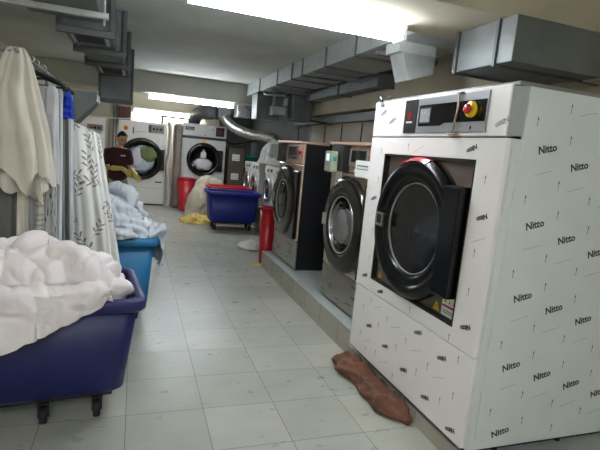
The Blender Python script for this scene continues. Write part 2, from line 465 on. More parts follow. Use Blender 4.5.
# lower cross pieces and hangers beneath it
for i, (y, x1) in enumerate(((4.0, 2.66), (5.6, 2.66), (7.6, 2.66))):
    bm = B(); box(bm, 2.02, x1, y, y+.05, 2.535, 2.575, 0, .003); obj('support_bar', bm, M['galvd'], t)
    for xx in (2.64,):
        bm = B(); tube(bm, [(xx, y+.025, 2.56), (xx, y+.025, CE)], .006, 0, 8); obj('hanger_rod', bm, M['galvd'], t)
t = thing('air_duct', 'dull secondary duct hung low between the main duct and the right wall', 'air duct', (2.8, 6.4, 2.42))
bm = B(); box(bm, 2.68, 2.88, 5.2, 9.35, 2.46, 2.60, 0, .006); obj('duct_section', bm, M['galvd'], t)
for y in (5.2, 6.4, 7.6):
    bm = B(); box(bm, 2.665, 2.895, y-.015, y+.015, 2.445, 2.615, 0, .002); obj('flange', bm, M['flange'], t)
    bm = B(); tube(bm, [(2.78, y, 2.6), (2.78, y, CE)], .008, 0, 8); obj('hanger_rod', bm, M['galvd'], t)
# dropped plenums
def plenum(x0, x1, y0, y1, z0, z1, label, taper=.05, grille=None):
    t = thing('duct_drop', label, 'air duct', ((x0+x1)/2, (y0+y1)/2, z0))
    bm = B(); prism(bm, [(x0, z1), (x1, z1), (x1-taper, z0), (x0+.01, z0)], 1, y0, y1, 0, .004); obj('duct_body', bm, M['galvd'], t)
    bm = B(); box(bm, x0-.012, x1+.012, y0-.012, y1+.012, z1-.03, z1, 0, .002); obj('flange', bm, M['flange'], t)
    return t
plenum(2.50, 2.87, 7.85, 8.2, 2.13, 2.588, 'dark duct drop pointing down beside the small vent, right of the other drop')
pd = plenum(2.0, 2.46, 8.45, 8.85, 2.13, 2.588, 'wide duct drop at the far end of the right ceiling duct', .03)
bm = B(); box(bm, 1.92, 2.2, 9.78, 10.1, 2.2, 2.46, 0, .01); 
o = obj('duct_elbow', bm, M['foil']); tag(o, 'bright sheet-metal duct box just behind the beam at right of the tube light', 'air duct')
bm = B(); tube(bm, [(2.07, 8.2, 2.62), (2.02, 8.0, 2.52), (2.1, 7.85, 2.5), (2.3, 7.7, 2.5)], .018, 0, 8, step=.05)
o = obj('valve_pipe', bm, M['foil']); tag(o, 'small bright pipe fitting under the far end of the right duct', 'pipe')
t = thing('air_vent', 'small lit side vent in a silver frame between the two duct drops', 'vent', (2.3, 8.2, 2.2))
bm = B(); box(bm, 2.2, 2.45, 8.1, 8.4, 2.2, 2.36, 0, .004); obj('vent_box', bm, M['galvd'], t)
bm = B(); box(bm, 2.215, 2.435, 8.085, 8.1, 2.215, 2.345, 0, .002); obj('vent_frame', bm, M['angle'], t)
bm = B(); box(bm, 2.25, 2.4, 8.15, 8.35, 2.36, 2.589, 0, .002); obj('vent_neck', bm, M['galvd'], t)
# black pipe beneath
bm = B(); tube(bm, [(2.84, 7.9, 2.16), (2.95, 7.6, 2.12), (3.08, 7.5, 2.12)], .018, 0, 10); o = obj('pipe', bm, M['wire']); tag(o, 'thin black pipe running from the duct drop to the right wall', 'pipe')
bm = B(); box(bm, 3.0, 3.099, 3.3, 9.3, 2.12, 2.24, 0, .004)
o = obj('cable_tray', bm, M['galvd']); tag(o, 'dark metal cable tray along the top of the right wall', 'cable tray')
# near right branch ducts (behind the overlay)
t = thing('air_duct', 'galvanised branch duct crossing above the film-wrapped washer', 'air duct', (2.6, 3.2, 2.3))
bm = B(); box(bm, 2.15, 3.05, 2.45, 3.05, 2.27, 2.548, 0, .005); obj('duct_section', bm, M['galvd'], t)
for y in (2.6, 3.0):
    bm = B(); box(bm, 2.135, 3.06, y-.012, y+.012, 2.255, 2.549, 0, .002); obj('flange', bm, M['flange'], t)
t = thing('duct_elbow', 'pale sheet-metal duct elbow hanging at the right end of the nearest tube light', 'air duct', (2.2, 3.7, 2.3))
bm = B(); box(bm, 2.02, 2.38, 3.62, 3.85, 2.50, 2.588, 0, .004); obj('duct_collar', bm, M['angle'], t)
bm = B(); prism(bm, [(2.06, 2.50), (2.38, 2.50), (2.38, 2.36), (2.14, 2.28)], 1, 3.62, 3.84, 0, .004); obj('elbow_body', bm, M['galv'], t)
# foil flexible duct
bm = B()
tube(bm, [(1.86, 10.9, 2.24), (1.92, 10.85, 2.14), (2.1, 10.75, 2.0), (2.42, 10.65, 1.90), (2.7, 10.55, 1.88), (2.88, 10.5, 1.86), (2.97, 10.45, 1.76), (2.98, 10.45, 1.5)], .105, 0, 16, rf=lambda i, n: 1+.10*(i % 2), step=.022)
o = obj('flexible_duct', bm, M['foil']); tag(o, 'crinkled silver foil duct drooping to the right of the second dryer', 'flexible duct')
bm = B()
tube(bm, [(1.35, 12.4, 2.09), (1.37, 12.1, 2.25), (1.42, 11.6, 2.32), (1.52, 11.2, 2.30), (1.72, 11.05, 2.32)], .14, 0, 20, rf=lambda i, n: 1+.09*((i//2) % 2), step=.028)
o = obj('flexible_duct', bm, M['flange']); tag(o, 'thick ribbed dark hose rising off the top of the second dryer', 'flexible duct')
bm = B(); box(bm, 1.72, 2.0, 10.9, 11.2, 2.2, 2.44, 0, .01)
o = obj('fan_box', bm, M['galvd']); tag(o, 'dark metal box joining the ribbed hose and the foil duct', 'fan box')

# left stepped duct
t = thing('air_duct', 'stepped galvanised duct with grilles running along the upper left ceiling', 'air duct', (-.4, 5.3, 2.05))
def sec(x0, x1, y0, y1, z0, z1=CE-.001, name='duct_section', m='galvd'):
    bm = B(); box(bm, x0, x1, y0, y1, z0, z1, 0, .004); return obj(name, bm, M[m], t)
sec(-.80, -.28, 3.23, 4.28, 2.47); sec(-.60, -.22, 4.32, 5.18, 2.42); sec(-.55, -.16, 5.22, 6.14, 2.42); sec(-.52, -.13, 6.18, 7.3, 2.42)
sec(-.50, -.08, 7.3, 7.7, 2.06, CE-.001, 'dropped_box')
for (x0, x1, y, z0) in ((-.62, -.19, 4.3, 2.36), (-.60, -.12, 5.2, 2.36), (-.59, -.09, 6.16, 2.37), (-.52, -.06, 7.3, 2.05)):
    bm = B()
    yy0, yy1 = y-.025, y+.025
    box(bm, x0, x1, yy0, yy1, z0, z0+.05, 0, .003); box(bm, x0, x0+.04, yy0, yy1, z0+.05, CE, 0, .003); box(bm, x1-.04, x1-.005, yy0, yy1, z0+.05, CE, 0, .003)
    obj('flange', bm, M['flange'], t)
def grille(x0, x1, y0, y1, z, n=11):
    g = B(); box(g, x0, x1, y0, y1, z-.008, z+.004, 0, .002); f = obj('grille', g, M['angle'], t)
    g = B(); box(g, x0+.03, x1-.03, y0+.03, y1-.03, z-.0095, z-.008, 0); obj('grille_opening', g, M['seam'], f)
    for k in range(n):
        x = x0+.04+(x1-x0-.08)*k/(n-1)
        g = B(); box(g, x-.003, x+.003, y0+.03, y1-.03, z-.014, z-.009, 0); obj('blade', g, M['flange'], f)
grille(-.56, -.26, 4.45, 4.95, 2.415)
grille(-.47, -.17, 6.45, 7.05, 2.415)
# end-box grille, front face

t2 = thing('duct_hanger', 'pale steel angle bar hung on a rod beneath the upper left duct', 'duct hanger', (-.5, 3.95, 2.42))
bm = B(); box(bm, -.95, -.22, 3.90, 3.95, 2.425, 2.465, 0, .003); obj('bar', bm, M['angle'], t2)
bm = B(); tube(bm, [(-.25, 3.925, 2.38), (-.25, 3.925, CE)], .008, 0, 8); obj('rod', bm, M['angle'], t2)
# sloping grey duct hood + cream pipe at left, below beam
bm = B(); prism(bm, [(-.86, 2.06), (-.44, 2.06), (-.44, 1.96), (-.66, 1.70), (-.80, 1.70), (-.86, 1.8)], 1, 6.0, 6.5, 0, .006)
o = obj('duct_hood', bm, M['galvd']); tag(o, 'dull grey sloping duct hood behind the black coat hangers', 'duct hood')
bm = B(); tube(bm, [(-1.9, 6.25, 2.075), (-.44, 6.25, 2.085)], .018, 0, 10); 
o = obj('pipe', bm, M['pipe']); tag(o, 'thin cream pipe running sideways above the grey duct hood', 'pipe')

# ================================================================== BIG WRAPPED WASHER
Y0, Y1 = 1.80, 3.20
W = thing('industrial_washer', 'huge washing machine still wrapped in white printed protective film, nearest on the right', 'washing machine', (2.2, 2.5, .15))
FX = 1.65
def film_marks(bm, pts, o3, ud, vd, ang, size, flip=False, clip=None, thick=.0004):
    """words, arrows and dashed rules printed on the protective film; pts are (u,v)"""
    ud = Vector(ud); vd = Vector(vd)
    ca, sa = math.cos(ang), math.sin(ang)
    for (u, v) in pts:
        def P(du, dv): return Vector(o3)+ud*(u+du)+vd*(v+dv)
        x = ud*ca+vd*sa; y = -ud*sa+vd*ca
        if flip: x, y = -x, -y
        if clip(u, v, .05): text(bm, 'Nitto', frame_mtx(P(0, 0), x, y), size, 1, .0016)
        for (du, dv) in ((.115, .075), (.0, -.20)):
            pass
        for (du, dv) in ((.135, .055), (-.115, -.10)):
            if clip(u+du, v+dv, .03):
                m = frame_mtx(P(du, dv), ud, vd); t = bmesh.new()
                q = [(-.0015, -.024), (.0015, -.024), (.0015, .008), (.005, .008), (0, .024), (-.005, .008), (-.0015, .008)]
                t.faces.new([t.verts.new((a, b, .0003)) for a, b in q])
                for f in t.faces: f.material_index = 1
                merge(bm, t, m)
        du, dv = (.0, -.115)
        if clip(u+du, v+dv, .06):
            m = frame_mtx(P(du, dv), x, y); t = bmesh.new()
            for k in range(9):
                a = -.055+k*.0125
                t.faces.new([t.verts.new(c) for c in ((a, -.0013, .0003), (a+.010, -.0013, .0003), (a+.010, .0013, .0003), (a, .0013, .0003))])
            for f in t.faces: f.material_index = 2
            merge(bm, t, m)
# cabinet body with printed side
bm = B(); box(bm, 1.715, 2.80, Y0, Y1, .15, 2.0, 0, .004)
pts = []
for r in range(-1, 7):
    for c in range(-2, 5):
        pts.append((1.874+.2225*c, 1.352+.372*(2-r)-.068*c))
film_marks(bm, pts, (0, Y0-.0006, 0), (1, 0, 0), (0, 0, 1), .24, .052, False, lambda u, v, m: 1.75+m*.6 < u < 2.78-m and .17+m*.5 < v < 1.98-m*.5)
obj('cabinet', bm, [M['filmside'], M['filmink'], M['filminkl']], W)
bm = B(); box(bm, 1.672, 1.712, Y0+.002, Y0+.03, .15, 1.755, 0, .003); obj('corner_post', bm, M['filmside'], W)
bm = B(); prism(bm, [(1.655, Y0+.045), (1.712, Y0+.002), (1.712, Y0+.05)], 2, 1.768, 2.0, 0, .001); obj('corner_chamfer', bm, M['corner'], W)
bm = B(); box(bm, 1.7015, 1.72, Y0+.012, Y1-.012, .16, 1.99, 0); obj('seam_backing', bm, M['seam'], W)
def clipf(y0, y1, z0, z1): return lambda u, v, m: y0+m*.9 < -u < y1-m*.9 and z0+m*.6 < v < z1-m*.6
fp = []
for r in range(-1, 8):
    for c in range(-1, 8):
        fp.append((-1.92-.25*c+(.10*(r % 2)), .20+.29*r+.05*c))
# lower panel
bm = B(); box(bm, FX, 1.70, Y0+.026, Y1, .15, .645, 0, .005)
film_marks(bm, fp, (FX-.0006, 0, 0), (0, -1, 0), (0, 0, 1), .40, .036, True, clipf(Y0+.03, Y1, .15, .645)); obj('lower_panel', bm, [M['film'], M['filmink'], M['filminkl']], W)
# door surround
OY0, OY1, OZ0, OZ1 = 2.025, 2.985, .74, 1.645
bm = B()
t_ = bmesh.new()
def ringpanel(t_, y0, y1, z0, z1, a0, a1, b0, b1, x0, x1):
    o_ = [(y0, z0), (y1, z0), (y1, z1), (y0, z1)]; i_ = [(a0, b0), (a1, b0), (a1, b1), (a0, b1)]
    V = [[t_.verts.new((x, y, z)) for (y, z) in L] for x in (x0, x1) for L in (o_, i_)]
    of, inf, ob, ib = V
    for k in range(4):
        l = (k+1) % 4
        t_.faces.new((of[k], of[l], inf[l], inf[k])); t_.faces.new((ob[k], ib[k], ib[l], ob[l]))
        t_.faces.new((of[k], ob[k], ob[l], of[l])); t_.faces.new((inf[k], inf[l], ib[l], ib[k]))
    bmesh.ops.recalc_face_normals(t_, faces=t_.faces)
ringpanel(t_, Y0+.026, Y1, .652, 1.757, OY0, OY1, OZ0, OZ1, FX, 1.70); 
bmesh.ops.bevel(t_, geom=t_.edges[:], offset=.003, segments=1, affect='EDGES'); merge(bm, t_)
g0 = clipf(Y0+.03, Y1, .652, 1.757)
film_marks(bm, fp, (FX-.0006, 0, 0), (0, -1, 0), (0, 0, 1), .40, .036, True, lambda u, v, m: g0(u, v, m) and not (OY0-m*.9 < -u < OY1+m*.9 and OZ0-m*.6 < v < OZ1+m*.6))
obj('door_surround', bm, [M['film'], M['filmink'], M['filminkl']], W)
# header
bm = B(); box(bm, FX, 1.70, Y0+.045, Y1, 1.765, 2.01, 0, .005)
film_marks(bm, [(-3.06, 1.93), (-2.93, 1.87), (-1.88, 1.83)], (FX-.0006, 0, 0), (0, -1, 0), (0, 0, 1), .45, .04, True, clipf(Y0+.03, Y1, 1.765, 2.01)); obj('header_panel', bm, [M['film'], M['filminkl'], M['filminkl']], W)
bm = B(); box(bm, FX+.01, 2.79, Y0+.01, Y1-.01, 2.0, 2.02, 0, .004); obj('top_plate', bm, M['corner'], W)
# control fascia
bm = B(); box(bm, FX-.008, FX+.002, 1.985, 2.62, 1.785, 1.992, 0, .002); cp = obj('control_panel', bm, M['panelgrey'], W)
bm = B(); box(bm, FX-.010, FX, 2.625, 2.765, 1.785, 1.992, 0, .002)
text(bm, 'PRIMUS', frame_mtx((FX-.0108, 2.695, 1.838), (0, -1, 0), (0, 0, 1)), .022, 1, .0004) if False else None
box(bm, FX-.0112, FX-.0098, 2.665, 2.735, 1.848, 1.858, 1)
for k, (dy, dz, r, ang) in enumerate(((.004, .0, .022, .5), (-.006, .018, .015, -.4))):
    t_ = bmesh.new(); bmesh.ops.create_circle(t_, cap_ends=True, radius=1, segments=20)
    for f in t_.faces: f.material_index = 2
    merge(bm, t_, frame_mtx((FX-.0112, 2.70+dy, 1.890+dz), (0, -1, 0), (0, 0, 1)) @ Matrix.Rotation(ang, 4, 'Z') @ Matrix.Diagonal((r*.6, r, 1, 1)))
obj('badge_panel', bm, [M['blackm'], M['whitep'], M['redk']], W, label='black end panel with a red drop emblem')
bm = B(); prism(bm, [(1.995, 1.95), (2.595, 1.95), (2.595, 1.825), (2.37, 1.825), (2.33, 1.84), (1.995, 1.84)], 0, FX-.0105, FX-.007, 0, .0005); obj('display_strip', bm, M['black'], cp)
bm = B(); box(bm, FX-.013, FX-.010, 2.465, 2.585, 1.84, 1.935, 0, .001); box(bm, FX-.0142, FX-.0128, 2.475, 2.575, 1.848, 1.927, 1); obj('screen', bm, [M['blackm'], M['screen']], cp)
bm = B(); lathe(bm, [(0.0, 0), (.042, 0), (.042, .012), (.036, .020), (0, .020)], (FX-.031, 2.09, 1.90), 0); yb = obj('switch_plate', bm, M['yellow'], cp, label='round yellow plate of the stop button')
bm = B(); lathe(bm, [(0, -.03), (.017, -.03), (.025, -.022), (.026, -.014), (.018, -.008), (.014, 0), (0, 0)], (FX-.031, 2.09, 1.90), 0); obj('emergency_button', bm, M['redk'], yb, label='red mushroom stop button')
bm = B(); lathe(bm, [(0, 0), (.008, 0), (.008, .006), (0, .006)], (FX-.012, 2.10, 1.81), 0, 0, 14); obj('small_button', bm, M['blackm'], cp)
bm = B(); tube(bm, [(FX-.02, 2.205, 1.995), (FX-.02, 2.208, 1.9), (FX-.02, 2.228, 1.778)], .006, 0, 8); box(bm, FX-.026, FX-.002, 2.20, 2.255, 1.765, 1.78, 0, .003); box(bm, FX-.026, FX-.002, 2.185, 2.225, 1.99, 2.0, 0, .003)
obj('cover_bracket', bm, mat('old_clear_plastic', (150, 130, 110), .4), W, label='thin brownish bar across the control panel')
bm = B(); tube(bm, [(FX+.02, 3.12, 2.012), (FX-.02, 3.12, 2.035), (FX-.03, 3.08, 2.03), (FX-.012, 3.07, 1.97)], .010, 0, 8, step=.02); tube(bm, [(FX+.02, 3.02, 2.02), (FX-.02, 3.0, 2.045), (FX-.02, 2.97, 2.03)], .008, 0, 8, step=.02)
obj('torn_film', bm, M['clear'], W, label='torn tuft of clear film on the top corner')
# recess plate
bm = B(); box(bm, 1.692, 1.70, OY0, OY1, OZ0, OZ1, 0); obj('recess_plate', bm, M['blacksteel'], W)
bm = B(); ringpanel(bm, OY0, OY1, OZ0, OZ1, OY0+.012, OY1-.012, OZ0+.012, OZ1-.012, 1.652, 1.692); obj('recess_frame', bm, M['blackm'], W)
# door
DC = (1.69, 2.515, 1.195)
bm = B(); ringl(bm, [(.435, -.0), (.442, -.03), (.436, -.062), (.415, -.086), (.385, -.090), (.362, -.078), (.352, -.064), (.338, -.066), (.322, -.072), (.300, -.062), (.285, -.035), (.280, 0)], DC, 0, 0, 72); dr = obj('door', bm, M['doorblack'], W)
bm = B(); lathe(bm, [(.282, -.038), (.262, -.018), (.22, -.008), (.17, -.016), (.12, -.030), (.06, -.038), (0, -.040)], DC, 0, 0, 48); obj('door_glass', bm, M['black'], dr)
bm = B(); ringl(bm, [(.290, -.040), (.286, -.050), (.279, -.046), (.280, -.034)], DC, 0, 0, 60); obj('glass_trim', bm, M['grey'], dr)
bm = B(); box(bm, 1.60, 1.69, 2.05, 2.20, .885, 1.50, 0, .012); obj('hinge_cover', bm, M['doorblack'], dr)
bm = B(); ringpanel(bm, 2.805, 2.90, 1.155, 1.25, 2.822, 2.883, 1.172, 1.233, 1.59, 1.602); box(bm, 1.60, 1.68, 2.81, 2.895, 1.16, 1.245, 1, .004)
obj('door_handle', bm, [M['silver'], M['blackm']], dr, label='square silver-framed handle')
# red sticker along the top of the ring
bm = B(); t_ = bmesh.new(); pv = []
for k in range(13):
    a = math.radians(62+k*3.6); c_, s_ = math.cos(a), math.sin(a)
    pv.append([t_.verts.new((DC[0]+h_, DC[1]+r_*c_, DC[2]+r_*s_)) for r_, h_ in ((.446, -.032), (.441, -.063), (.419, -.0885))])
for p_, q_ in zip(pv, pv[1:]):
    for i in range(2): t_.faces.new((p_[i], p_[i+1], q_[i+1], q_[i]))
merge(bm, t_); obj('red_sticker', bm, M['redk'], dr)
def tri(bm, y, z, s, x, mi=0, mi2=1):
    prism(bm, [(y-s, z), (y+s, z), (y, z+s*1.8)], 0, x-.001, x, mi)
    box(bm, x-.0016, x-.001, y-.003, y+.003, z+s*.45, z+s*1.1, mi2)
bm = B(); tri(bm, 2.925, .765, .027, 1.691); obj('warning_sticker', bm, [M['yellow'], M['blackm']], W)
bm = B(); tri(bm, 2.235, .765, .032, 1.691); obj('warning_sticker', bm, [M['yellow'], M['blackm']], W)
bm = B(); box(bm, 1.6895, 1.6915, 2.05, 2.185, .76, .885, 0); box(bm, 1.6885, 1.6895, 2.055, 2.18, .812, .824, 1)
for y in (2.08, 2.118, 2.155): tri(bm, y, .835, .013, 1.6895, 2, 3)
for z in (.79, .778): box(bm, 1.6887, 1.6895, 2.065, 2.17, z, z+.004, 3)
obj('warning_label', bm, [M['whitep'], M['red'], M['yellow'], M['blackm']], W, label='white safety label with three yellow triangles and a red line')
bm = B(); box(bm, 1.70, 2.70, Y0+.05, Y1-.05, .10, .15, 0, .004); obj('base_frame', bm, M['blackm'], W)
for y in (Y0+.03,):
    for x in (1.9, 2.35): 
        bm = B(); lathe(bm, [(0, 0), (.018, 0), (.018, .05), (0, .05)], (x, y+.02, .10), 2, 0, 12); obj('foot', bm, M['rubber'], W)

# ================================================================== STEEL WASHERS
def steel_washer(y0, y1, label, near):
    fx = 1.80; z0, z1 = .222, 1.73; yc = (y0+y1)/2; W = thing('washer_extractor', label, 'washing machine', (2.2, yc, z0), 'stainless steel washers on the kerb')
    bm = B(); box(bm, fx+.012, 2.72, y0+.004, y1-.004, z0+.01, z1, 0, .006); obj('cabinet', bm, M['steeld'], W)
    bm = B(); box(bm, fx, fx+.02, y0, y1, z0+.02, .555, 0, .004); lp = obj('lower_panel', bm, M['steel'], W)
    bm = B(); box(bm, fx-.006, fx+.02, y0, y1, .56, 1.462, 0, .012); obj('front_panel', bm, M['steelm'], W)
    bm = B(); box(bm, fx-.008, fx+.02, y0, y1, 1.467, z1-.03, 0, .006); obj('header_panel', bm, M['steelw'], W)
    bm = B(); box(bm, fx-.05, fx+.3, y0-.004, y1+.004, z1-.03, z1, 0, .008); obj('top_lip', bm, M['steelw'], W)
    bm = B(); box(bm, fx-.02, fx, y0+.20, y1-.40, 1.515, 1.675, 0, .006); cb = obj('control_unit', bm, M['grey'], W)
    bm = B(); box(bm, fx-.024, fx-.02, y0+.23, y1-.45, 1.56, 1.66, 0, .001); obj('display', bm, M['clear'], cb)
    for k in range(3):
        bm = B(); lathe(bm, [(0, -.006), (.011, -.006), (.011, 0), (0, 0)], (fx-.02, y0+.25+k*.05, 1.535), 0, 0, 12); obj('button', bm, M['blackm'], cb)
    bm = B(); lathe(bm, [(0, -.045), (.022, -.045), (.026, -.035), (.018, -.028), (.014, 0), (0, 0)], (fx-.008, y0+.10, 1.60), 0, 0, 18); obj('stop_button', bm, M['redk'], W)
    # side-mounted payment/timer box at the far top corner
    bm = B(); box(bm, fx-.09, fx+.0, y1-(.40 if near else .30), y1-.16, 1.47, 1.70, 0, .008); bk = obj('timer_bracket', bm, M['blackm'], W)
    bm = B()
    if near: 
        box(bm, fx-.16, fx-.09, y1-.33, y1-.17, 1.45, 1.64, 0, .015)
    else: box(bm, fx-.17, fx-.08, y1-.2, y1-.06, 1.50, 1.68, 0, .012)
    tb = obj('timer_box', bm, M['beigebox'] if near else M['grey'], W, label='beige timer box with a lit screen' if near else None)
    if near:
        bm = B(); box(bm, fx-.163, fx-.158, y1-.285, y1-.215, 1.55, 1.615, 0, .001); obj('timer_screen', bm, M['led'], tb)
        bm = B(); box(bm, fx-.145, fx-.11, y1-.3315, y1-.328, 1.55, 1.59, 0, .001); obj('keypad', bm, M['tealbin'], tb)
    # door
    dc = (fx-.006, yc+.02, 1.0)
    bm = B(); 
    ringl(bm, [(.43, 0), (.435, -.03), (.42, -.055), (.38, -.065), (.33, -.06), (.29, -.075), (.265, -.06), (.258, 0)], dc, 0, 0, 64); d = obj('door', bm, M['black'], W)
    bm = B(); ringl(bm, [(.262, -.055), (.256, -.068), (.244, -.062), (.246, -.03)], dc, 0, 0, 48); obj('glass_trim', bm, M['silver' if near else 'grey'], d)
    bm = B(); lathe(bm, [(.25, -.045), (.18, -.062), (.09, -.07), (0, -.072)], dc, 0, 0, 40); obj('door_glass', bm, M['glass' if near else 'glassd'], d)
    bm = B(); lathe(bm, [(.25, -.004), (0, -.004)], dc, 0, 0, 40); obj('drum_back', bm, M['drum'], d)
    bm = B(); box(bm, fx-.05, fx-.006, y0+.03, y0+.15, .59, 1.39, 0, .012)
    if not near:
        prism(bm, [(y0+.13, .59), (y0+.42, .59), (y0+.60, .64), (y0+.60, .66), (y0+.13, .80)], 0, fx-.045, fx-.006, 0, .006); prism(bm, [(y0+.13, 1.20), (y0+.60, 1.34), (y0+.60, 1.36), (y0+.42, 1.39), (y0+.13, 1.39)], 0, fx-.045, fx-.006, 0, .006)
    obj('hinge_cover', bm, M['black'], d)
    bm = B(); box(bm, fx-.10, fx-.065, y1-.15, y1-.10, .95, 1.06, 0, .006); obj('door_handle', bm, M['grey'], d)
    bm = B(); box(bm, fx+.03, 2.6, y0+.02, y1-.02, z0, z0+.02, 0); obj('base', bm, M['rubber'], W)
    return W
w3 = steel_washer(5.10, 6.05, 'stainless washer with dark side panel standing alone, farther of the two on the kerb', False)
w2 = steel_washer(3.29, 4.25, 'stainless washer with bright round glass squeezed beside the film-wrapped machine', True)
# paper notices on the near one
bm = B(); box(bm, 1.785, 1.7918, 3.98, 4.12, 1.22, 1.455, 0); box(bm, 1.7845, 1.785, 4.0, 4.10, 1.36, 1.375, 1); box(bm, 1.7845, 1.785, 4.0, 4.10, 1.33, 1.337, 1)
obj('notice_sheet', bm, [M['whitep'], M['grey']], w2, label='white paper notice taped beside the door')
bm = B(); box(bm, 1.76, 1.768, 3.40, 3.66, 1.44, 1.58, 0, .001); box(bm, 1.759, 1.76, 3.43, 3.63, 1.53, 1.542, 1); box(bm, 1.759, 1.76, 3.43, 3.63, 1.505, 1.512, 1)
obj('plastic_sleeve', bm, [M['whitep'], M['grey']], w2, label='small white card leaning on the header')
bm = B(); box(bm, 1.785, 1.7935, 4.10, 4.19, .70, .80, 0); box(bm, 1.7845, 1.785, 4.12, 4.17, .75, .78, 1); obj('yellow_label', bm, [M['whitep'], M['yellow']], w2)
# cloth behind the near washer's glass
def blob(c, axis_r, dep, seed, mt, name='laundry_load', ang=(0, PI*2), sx=1, sz=1, axis=0):
    bm = bmesh.new(); bmesh.ops.create_icosphere(bm, subdivisions=4, radius=1)
    for v in bm.verts:
        p = v.co.copy(); n_ = 1+.36*(folds(p*.6+Vector((seed, 0, 0)), seed, 2.6))
        if axis == 0: v.co = Vector((c[0]+p.x*dep*n_, c[1]+p.y*axis_r*sx*n_, c[2]+p.z*axis_r*sz*n_))
        else: v.co = Vector((c[0]+p.x*axis_r*sx*n_, c[1]+p.y*dep*n_, c[2]+p.z*axis_r*sz*n_))
    for f in bm.faces: f.smooth = True
    return obj(name, bm, mt)
o = blob((1.762, 3.80, .97), .20, .018, 3, M['wclo'], sx=1.0, sz=.95); tag(o, 'white washing pressed behind the round glass of the nearer steel washer', 'laundry')

# ================================================================== WHITE DOMESTIC WASHERS ON THE LEDGE
def frontloader(y0, label, tone='white'):
    w = .6; fx = 2.37; z0 = .44; z1 = 1.30
    t = thing('front_load_washer', label, 'washing machine', (2.65, y0+w/2, z0), 'white front-loading washers on the ledge')
    bm = B(); box(bm, fx, 2.97, y0+.01, y0+w-.01, z0+.02, z1, 0, .012); obj('cabinet', bm, M[tone], t)
    bm = B(); box(bm, fx-.02, fx+.01, y0+.012, y0+w-.012, z1-.15, z1-.005, 0, .008); cp = obj('control_panel', bm, M[tone], t)
    bm = B(); lathe(bm, [(0, -.03), (.03, -.03), (.034, 0), (0, 0)], (fx-.02, y0+w*.5, z1-.08), 0, 0, 20); obj('dial', bm, M['silver'], cp)
    bm = B(); box(bm, fx-.023, fx-.019, y0+.06, y0+.2, z1-.11, z1-.05, 0, .001); obj('display', bm, M['blackm'], cp)
    bm = B(); box(bm, fx-.024, fx-.019, y0+w-.2, y0+w-.05, z1-.125, z1-.035, 0, .002); obj('detergent_drawer', bm, M['whited'], cp)
    dc = (fx, y0+w/2, z0+.41)
    bm = B(); ringl(bm, [(.235, 0), (.235, -.03), (.215, -.05), (.18, -.05), (.165, -.03), (.16, 0)], dc, 0, 0, 40); d = obj('door', bm, M['silver'], t)
    bm = B(); lathe(bm, [(.175, -.025), (.12, -.035), (0, -.045)], dc, 0, 0, 30); obj('door_glass', bm, M['black'], d)
    for a, b_ in ((fx+.05, y0+.05), (fx+.05, y0+w-.05), (2.9, y0+.05), (2.9, y0+w-.05)):
        bm = B(); lathe(bm, [(0, 0), (.02, 0), (.02, .022), (0, .022)], (a, b_, z0), 2, 0, 10); obj('foot', bm, M['rubber'], t)
    return t
f0 = frontloader(7.60, 'white front-loading washer next to the farther steel washer, first in the row')
for y, lab in ((8.24, 'second white front-loader from the steel washer, with the grey sheet across its top'), (9.35, 'third white front-loader from the steel washer, beneath the grey sheet bundle'), (10.05, 'farthest white front-loader on the ledge, nearest the cardboard boxes')):
    c = copy_tree(f0); c.location = (f0.location.x, y+.3, f0.location.z); c['label'] = lab
o = obj('sheet_bundle', heap(2.62, 9.0, .25, 1.0, 1.315, .42, 21, n=2.2, amp=.10, f=2.6, NT=120, NR=40, tuck=.0, peak=(0, .2), down=1.305), M['gclo2']); tag(o, 'crumpled grey sheet bundle heaped on top of the white front-loaders', 'laundry')

